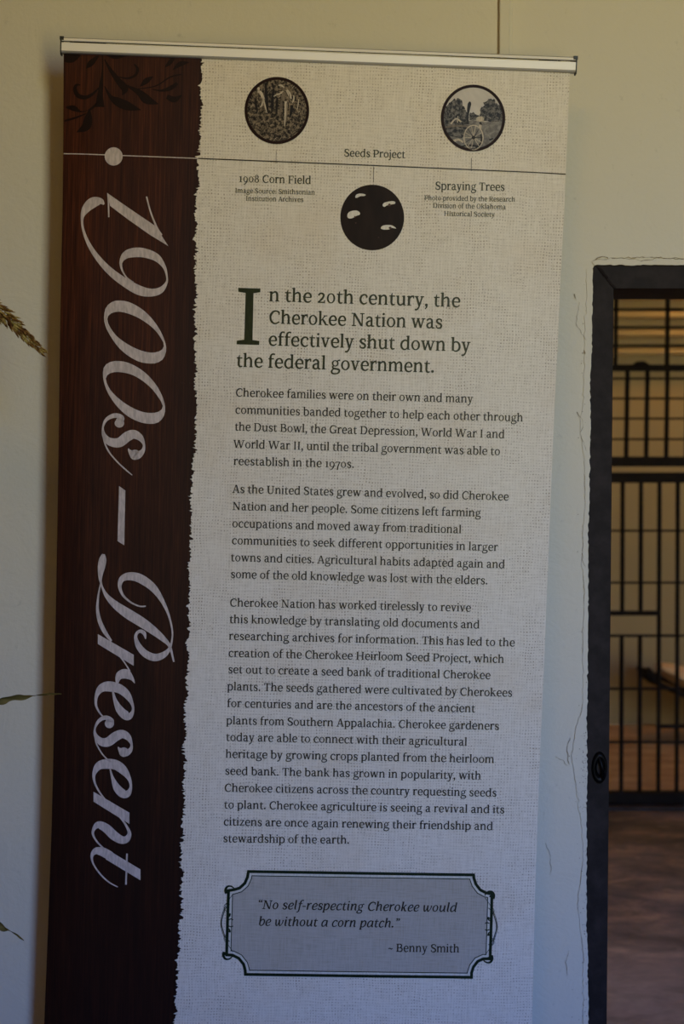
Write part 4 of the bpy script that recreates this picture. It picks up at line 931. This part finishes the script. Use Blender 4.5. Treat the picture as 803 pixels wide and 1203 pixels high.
b = MB(); z = Z(390, 160, 8.02); s = 8.02
put(disc2d(436.9, 255.8, 37.4, 38.5, 56), b, 0, 0.0007)
def sd(pts): put([catmull([z(*p) for p in pts], 5, True)], b, 1, 0.0009)
sd([(217, 580), (225, 555), (255, 543), (290, 545), (315, 555), (300, 566), (265, 568), (235, 582)])
sd([(141, 760), (150, 725), (185, 706), (230, 703), (258, 720), (258, 742), (230, 752), (195, 772), (160, 777)])
sd([(474, 655), (485, 632), (520, 620), (565, 614), (592, 622), (588, 640), (558, 645), (515, 655), (490, 668)])
sd([(458, 872), (470, 848), (510, 838), (555, 840), (585, 855), (600, 872), (560, 866), (535, 880), (490, 882)])
put(disc2d(*z(538, 650), 13 / s), b, 2, 0.0011); put(disc2d(*z(545, 866), 14 / s, 11 / s), b, 2, 0.0011); put(disc2d(*z(213, 762), 8 / s), b, 2, 0.0011); put(disc2d(*z(222, 820), 7 / s, 5 / s), b, 2, 0.0010); put(disc2d(*z(436, 955), 6 / s, 4 / s), b, 2, 0.0010)
b.build('photo_print', [M_SEEDBG, M_SEED, M_SEEDEYE], panel)['label'] = 'round black picture with four white seeds'

# ---- hardware: snap rail with end caps, base cassette, feet, support pole
def extr(name, prof, u0, u1, mats, pm, parent=banner, smooth=False):
    m_ = MB(); n = len(prof)
    a = [O + EU * u0 + EV * v + EN * o for o, v in prof]; c = [O + EU * u1 + EV * v + EN * o for o, v in prof]
    for k in range(n): m_.face([a[k], a[(k + 1) % n], c[(k + 1) % n], c[k]], pm[k])
    m_.face(a, pm[0]); m_.face(c[::-1], pm[0])
    return m_.build(name, mats, parent)
uL, uR = art(73, 52)[0], art(675, 77)[0]
pr = [(-0.006, 0.003), (0.004, 0.003), (0.0068, 0.0018), (0.0080, -0.0008), (0.0080, -0.0142), (0.0070, -0.0154), (0.0005, -0.0158), (0.0005, -0.0178), (0.0058, -0.0182), (0.0068, -0.0200), (0.0062, -0.0228), (0.0040, -0.0246), (-0.006, -0.0246)]
rail_ = extr('top_rail', pr, uL, uR, [M_ALU, M_ALU2, M_RUBBER], [1, 1, 1, 0, 0, 2, 2, 2, 0, 0, 1, 1, 1])
rail_['label'] = 'satin aluminium top clamp rail'
for u0, u1, sd_ in ((uL - 0.0022, uL, -1), (uR, uR + 0.0022, 1)):
    m_ = MB(); pts = [(0.0086, -0.021), (0.0086, 0.0015), (0.006, 0.006), (-0.0065, 0.006), (-0.0065, -0.0245), (0.0065, -0.0245)]
    a = [O + EU * u0 + EV * v + EN * o for o, v in pts]; c = [O + EU * u1 + EV * v + EN * o for o, v in pts]
    m_.face(a if sd_ > 0 else a); m_.face(c[::-1])
    for k in range(6): m_.face([a[k], a[(k + 1) % 6], c[(k + 1) % 6], c[k]])
    ua, ub = (u0 - 0.001, u0 + 0.006) if sd_ < 0 else (u1 - 0.0065, u1 + 0.001)
    q = [O + EU * u_ + EV * v_ + EN * o_ for u_, v_, o_ in ((ua, -0.0255, 0.0092), (ub, -0.0255, 0.0092), (ub, -0.0195, 0.0092), (ua, -0.0195, 0.0092))]
    r = [p - EN * 0.0155 for p in q]
    m_.face(q); m_.face(r[::-1])
    for k in range(4): m_.face([q[k], r[k], r[(k + 1) % 4], q[(k + 1) % 4]])
    m_.build('end_cap', M_RUBBER, rail_, merge=True)
bc = P(PW / 2, VMAX)
m_ = MB(); ux = Vector((math.cos(YAW), math.sin(YAW), 0)); uy = Vector((-math.sin(YAW), math.cos(YAW), 0))
prof = [(-0.055, 0.012), (-0.055, 0.05), (-0.04, 0.085), (-0.012, 0.105), (0.012, 0.105), (0.04, 0.085), (0.055, 0.05), (0.055, 0.012)]
c0 = Vector((bc.x, bc.y, 0)); a = [c0 - ux * 0.47 + uy * y + Vector((0, 0, z_)) for y, z_ in prof]; c = [c0 + ux * 0.47 + uy * y + Vector((0, 0, z_)) for y, z_ in prof]
for k in range(8): m_.face([a[k], a[(k + 1) % 8], c[(k + 1) % 8], c[k]])
m_.face(a); m_.face(c[::-1]); m_.build('base_cassette', M_ALU2, banner, merge=True)
for t in (-0.3, 0.3):
    m_ = MB(); q = c0 + ux * t
    m_.tube([q - uy * 0.088 + Vector((0, 0, 0.008)), q + uy * 0.088 + Vector((0, 0, 0.008))], 0.008, 8, sq=(2.2, 1)); m_.build('foot', M_ALU2, banner)
m_ = MB(); m_.tube([c0 + uy * 0.03 + Vector((0, 0, 0.1)), P(PW / 2, 0.0, -0.014)], 0.008, 10); m_.build('support_pole', M_ALU2, banner, smooth=True)

# ------------------------------------------------------------------ dried corn plant at the left edge
M_HUSK = mat('dry_corn_leaf', (0.24, 0.19, 0.07), 0.75, 0.2)
g = NG(M_HUSK); n1 = g.noise(g.mapping(g.obj(), (8, 8, 60)), 1.0, 3); g.color(g.ramp(n1, (0.35, (0.10, 0.085, 0.022)), (0.65, (0.30, 0.22, 0.075))))
M_TASSEL = mat('corn_tassel', (0.28, 0.19, 0.07), 0.8, 0.2)
g = NG(M_TASSEL); n1 = g.noise(g.obj(), 75, 2); g.color(g.ramp(n1, (0.36, (0.09, 0.035, 0.010)), (0.5, (0.24, 0.13, 0.035)), (0.64, (0.44, 0.36, 0.12))))
M_STALK = mat('corn_stalk', (0.25, 0.22, 0.09), 0.7, 0.2)
PYc = 2.58; base = Vector((-0.80, PYc, 0))
plant = thing('corn_plant', base, 'dried corn plant at the left edge with drooping seed tassel and narrow leaves', 'plant')
def spline3(pts, n=10): return [Vector(p) for p in catmull([tuple(p) for p in pts], n)]
tas0 = at(-40, 345, PYc)
st = spline3([base, base + Vector((0.004, 0, 0.6)), base + Vector((0.0, 0.01, 1.2)), base + Vector((0.02, 0.01, 1.7)), Vector((-0.765, PYc, 1.90)), Vector((-0.72, PYc, 1.985)), tas0])
m_ = MB(); m_.tube(st, [0.014 - 0.010 * k / (len(st) - 1) for k in range(len(st))], 10); m_.build('stalk', M_STALK, plant, smooth=True)
random.seed(31)
axis = spline3([tas0, at(-14, 357, PYc), at(4, 369, PYc), at(22, 386, PYc), at(38, 402, PYc), at(52.5, 415.3, PYc)], 8)
m_ = MB(); m_.tube(axis, [0.0035 - 0.0027 * k / (len(axis) - 1) for k in range(len(axis))], 6)
na = len(axis)
for k in range(6, na - 2):                            # spikelets hugging the drooping rachis
    t = axis[min(k + 1, na - 1)] - axis[k - 1]; t.normalize(); f_ = (k - 6) / (na - 8)
    for j in range(7):
        ang = random.uniform(0, 6.28); s1 = t.cross(Vector((0, 1, 0))).normalized(); s2 = t.cross(s1)
        rad = (s1 * math.cos(ang) + s2 * math.sin(ang))
        spread = 0.0190 * (1 - 0.84 * f_) + 0.0015
        p0 = axis[k] + rad * spread * 0.35; p2 = axis[k] + t * random.uniform(0.011, 0.022) * (1 - 0.45 * f_) + rad * spread * random.uniform(0.65, 1.1)
        r = random.uniform(0.0017, 0.0030) * (1 - 0.5 * f_)
        m_.tube([p0, (p0 + p2) / 2 + rad * 0.001, p2], [r * 0.5, r, r * 0.15], 6)
m_.build('tassel', M_TASSEL, plant, smooth=True)['label'] = 'brown and yellow drooping seed tassel'
def leaf(pts, widths, twist, name='leaf'):
    c = spline3(pts, 10); n = len(c); m_ = MB(); rows = []
    for k, p in enumerate(c):
        t = (c[min(k + 1, n - 1)] - c[max(k - 1, 0)]).normalized(); f_ = k / (n - 1)
        w_ = widths[0] * (1 - f_) ** 0.7 + 0.0004
        a = twist[0] + (twist[1] - twist[0]) * f_ + 0.5 * math.sin(9 * f_)
        s1 = t.cross(Vector((0, 1, 0))).normalized(); s2 = t.cross(s1); d = s1 * math.cos(a) + s2 * math.sin(a); nn = t.cross(d)
        rows.append([p + d * w_ * q + nn * (0.35 * w_ * abs(q)) + Vector((0, 0, 0.0015 * math.sin(30 * f_ + 2 * q))) for q in (-1, -0.5, 0, 0.5, 1)])
    m_.grid(rows); m_.grid([[p + Vector((0, 0.0006, 0)) for p in r] for r in rows], flip=True)
    return m_.build(name, M_HUSK, plant, smooth=True)
stl = lambda z_: Vector((base.x + 0.002, PYc, z_))
leaf([stl(1.12), at(-60, 812, PYc), at(-10, 824, PYc), at(10, 820, PYc), at(30, 818, PYc), at(50, 815.5, PYc), at(72, 815, PYc - 0.01)], [0.0105], (1.2, 0.9))
leaf([stl(0.78), at(-70, 1040, PYc), at(-30, 1062, PYc), at(0, 1087, PYc), at(14, 1094, PYc), at(28, 1104.5, PYc)], [0.012], (0.5, 0.9))
leaf([stl(1.45), at(-140, 560, PYc), at(-170, 590, PYc), at(-190, 680, PYc)], [0.02], (0.5, 1.4))
leaf([stl(0.35), Vector((-0.95, PYc - 0.05, 0.55)), Vector((-1.05, PYc - 0.08, 0.50)), Vector((-1.12, PYc - 0.1, 0.3))], [0.022], (0.4, 1.2))
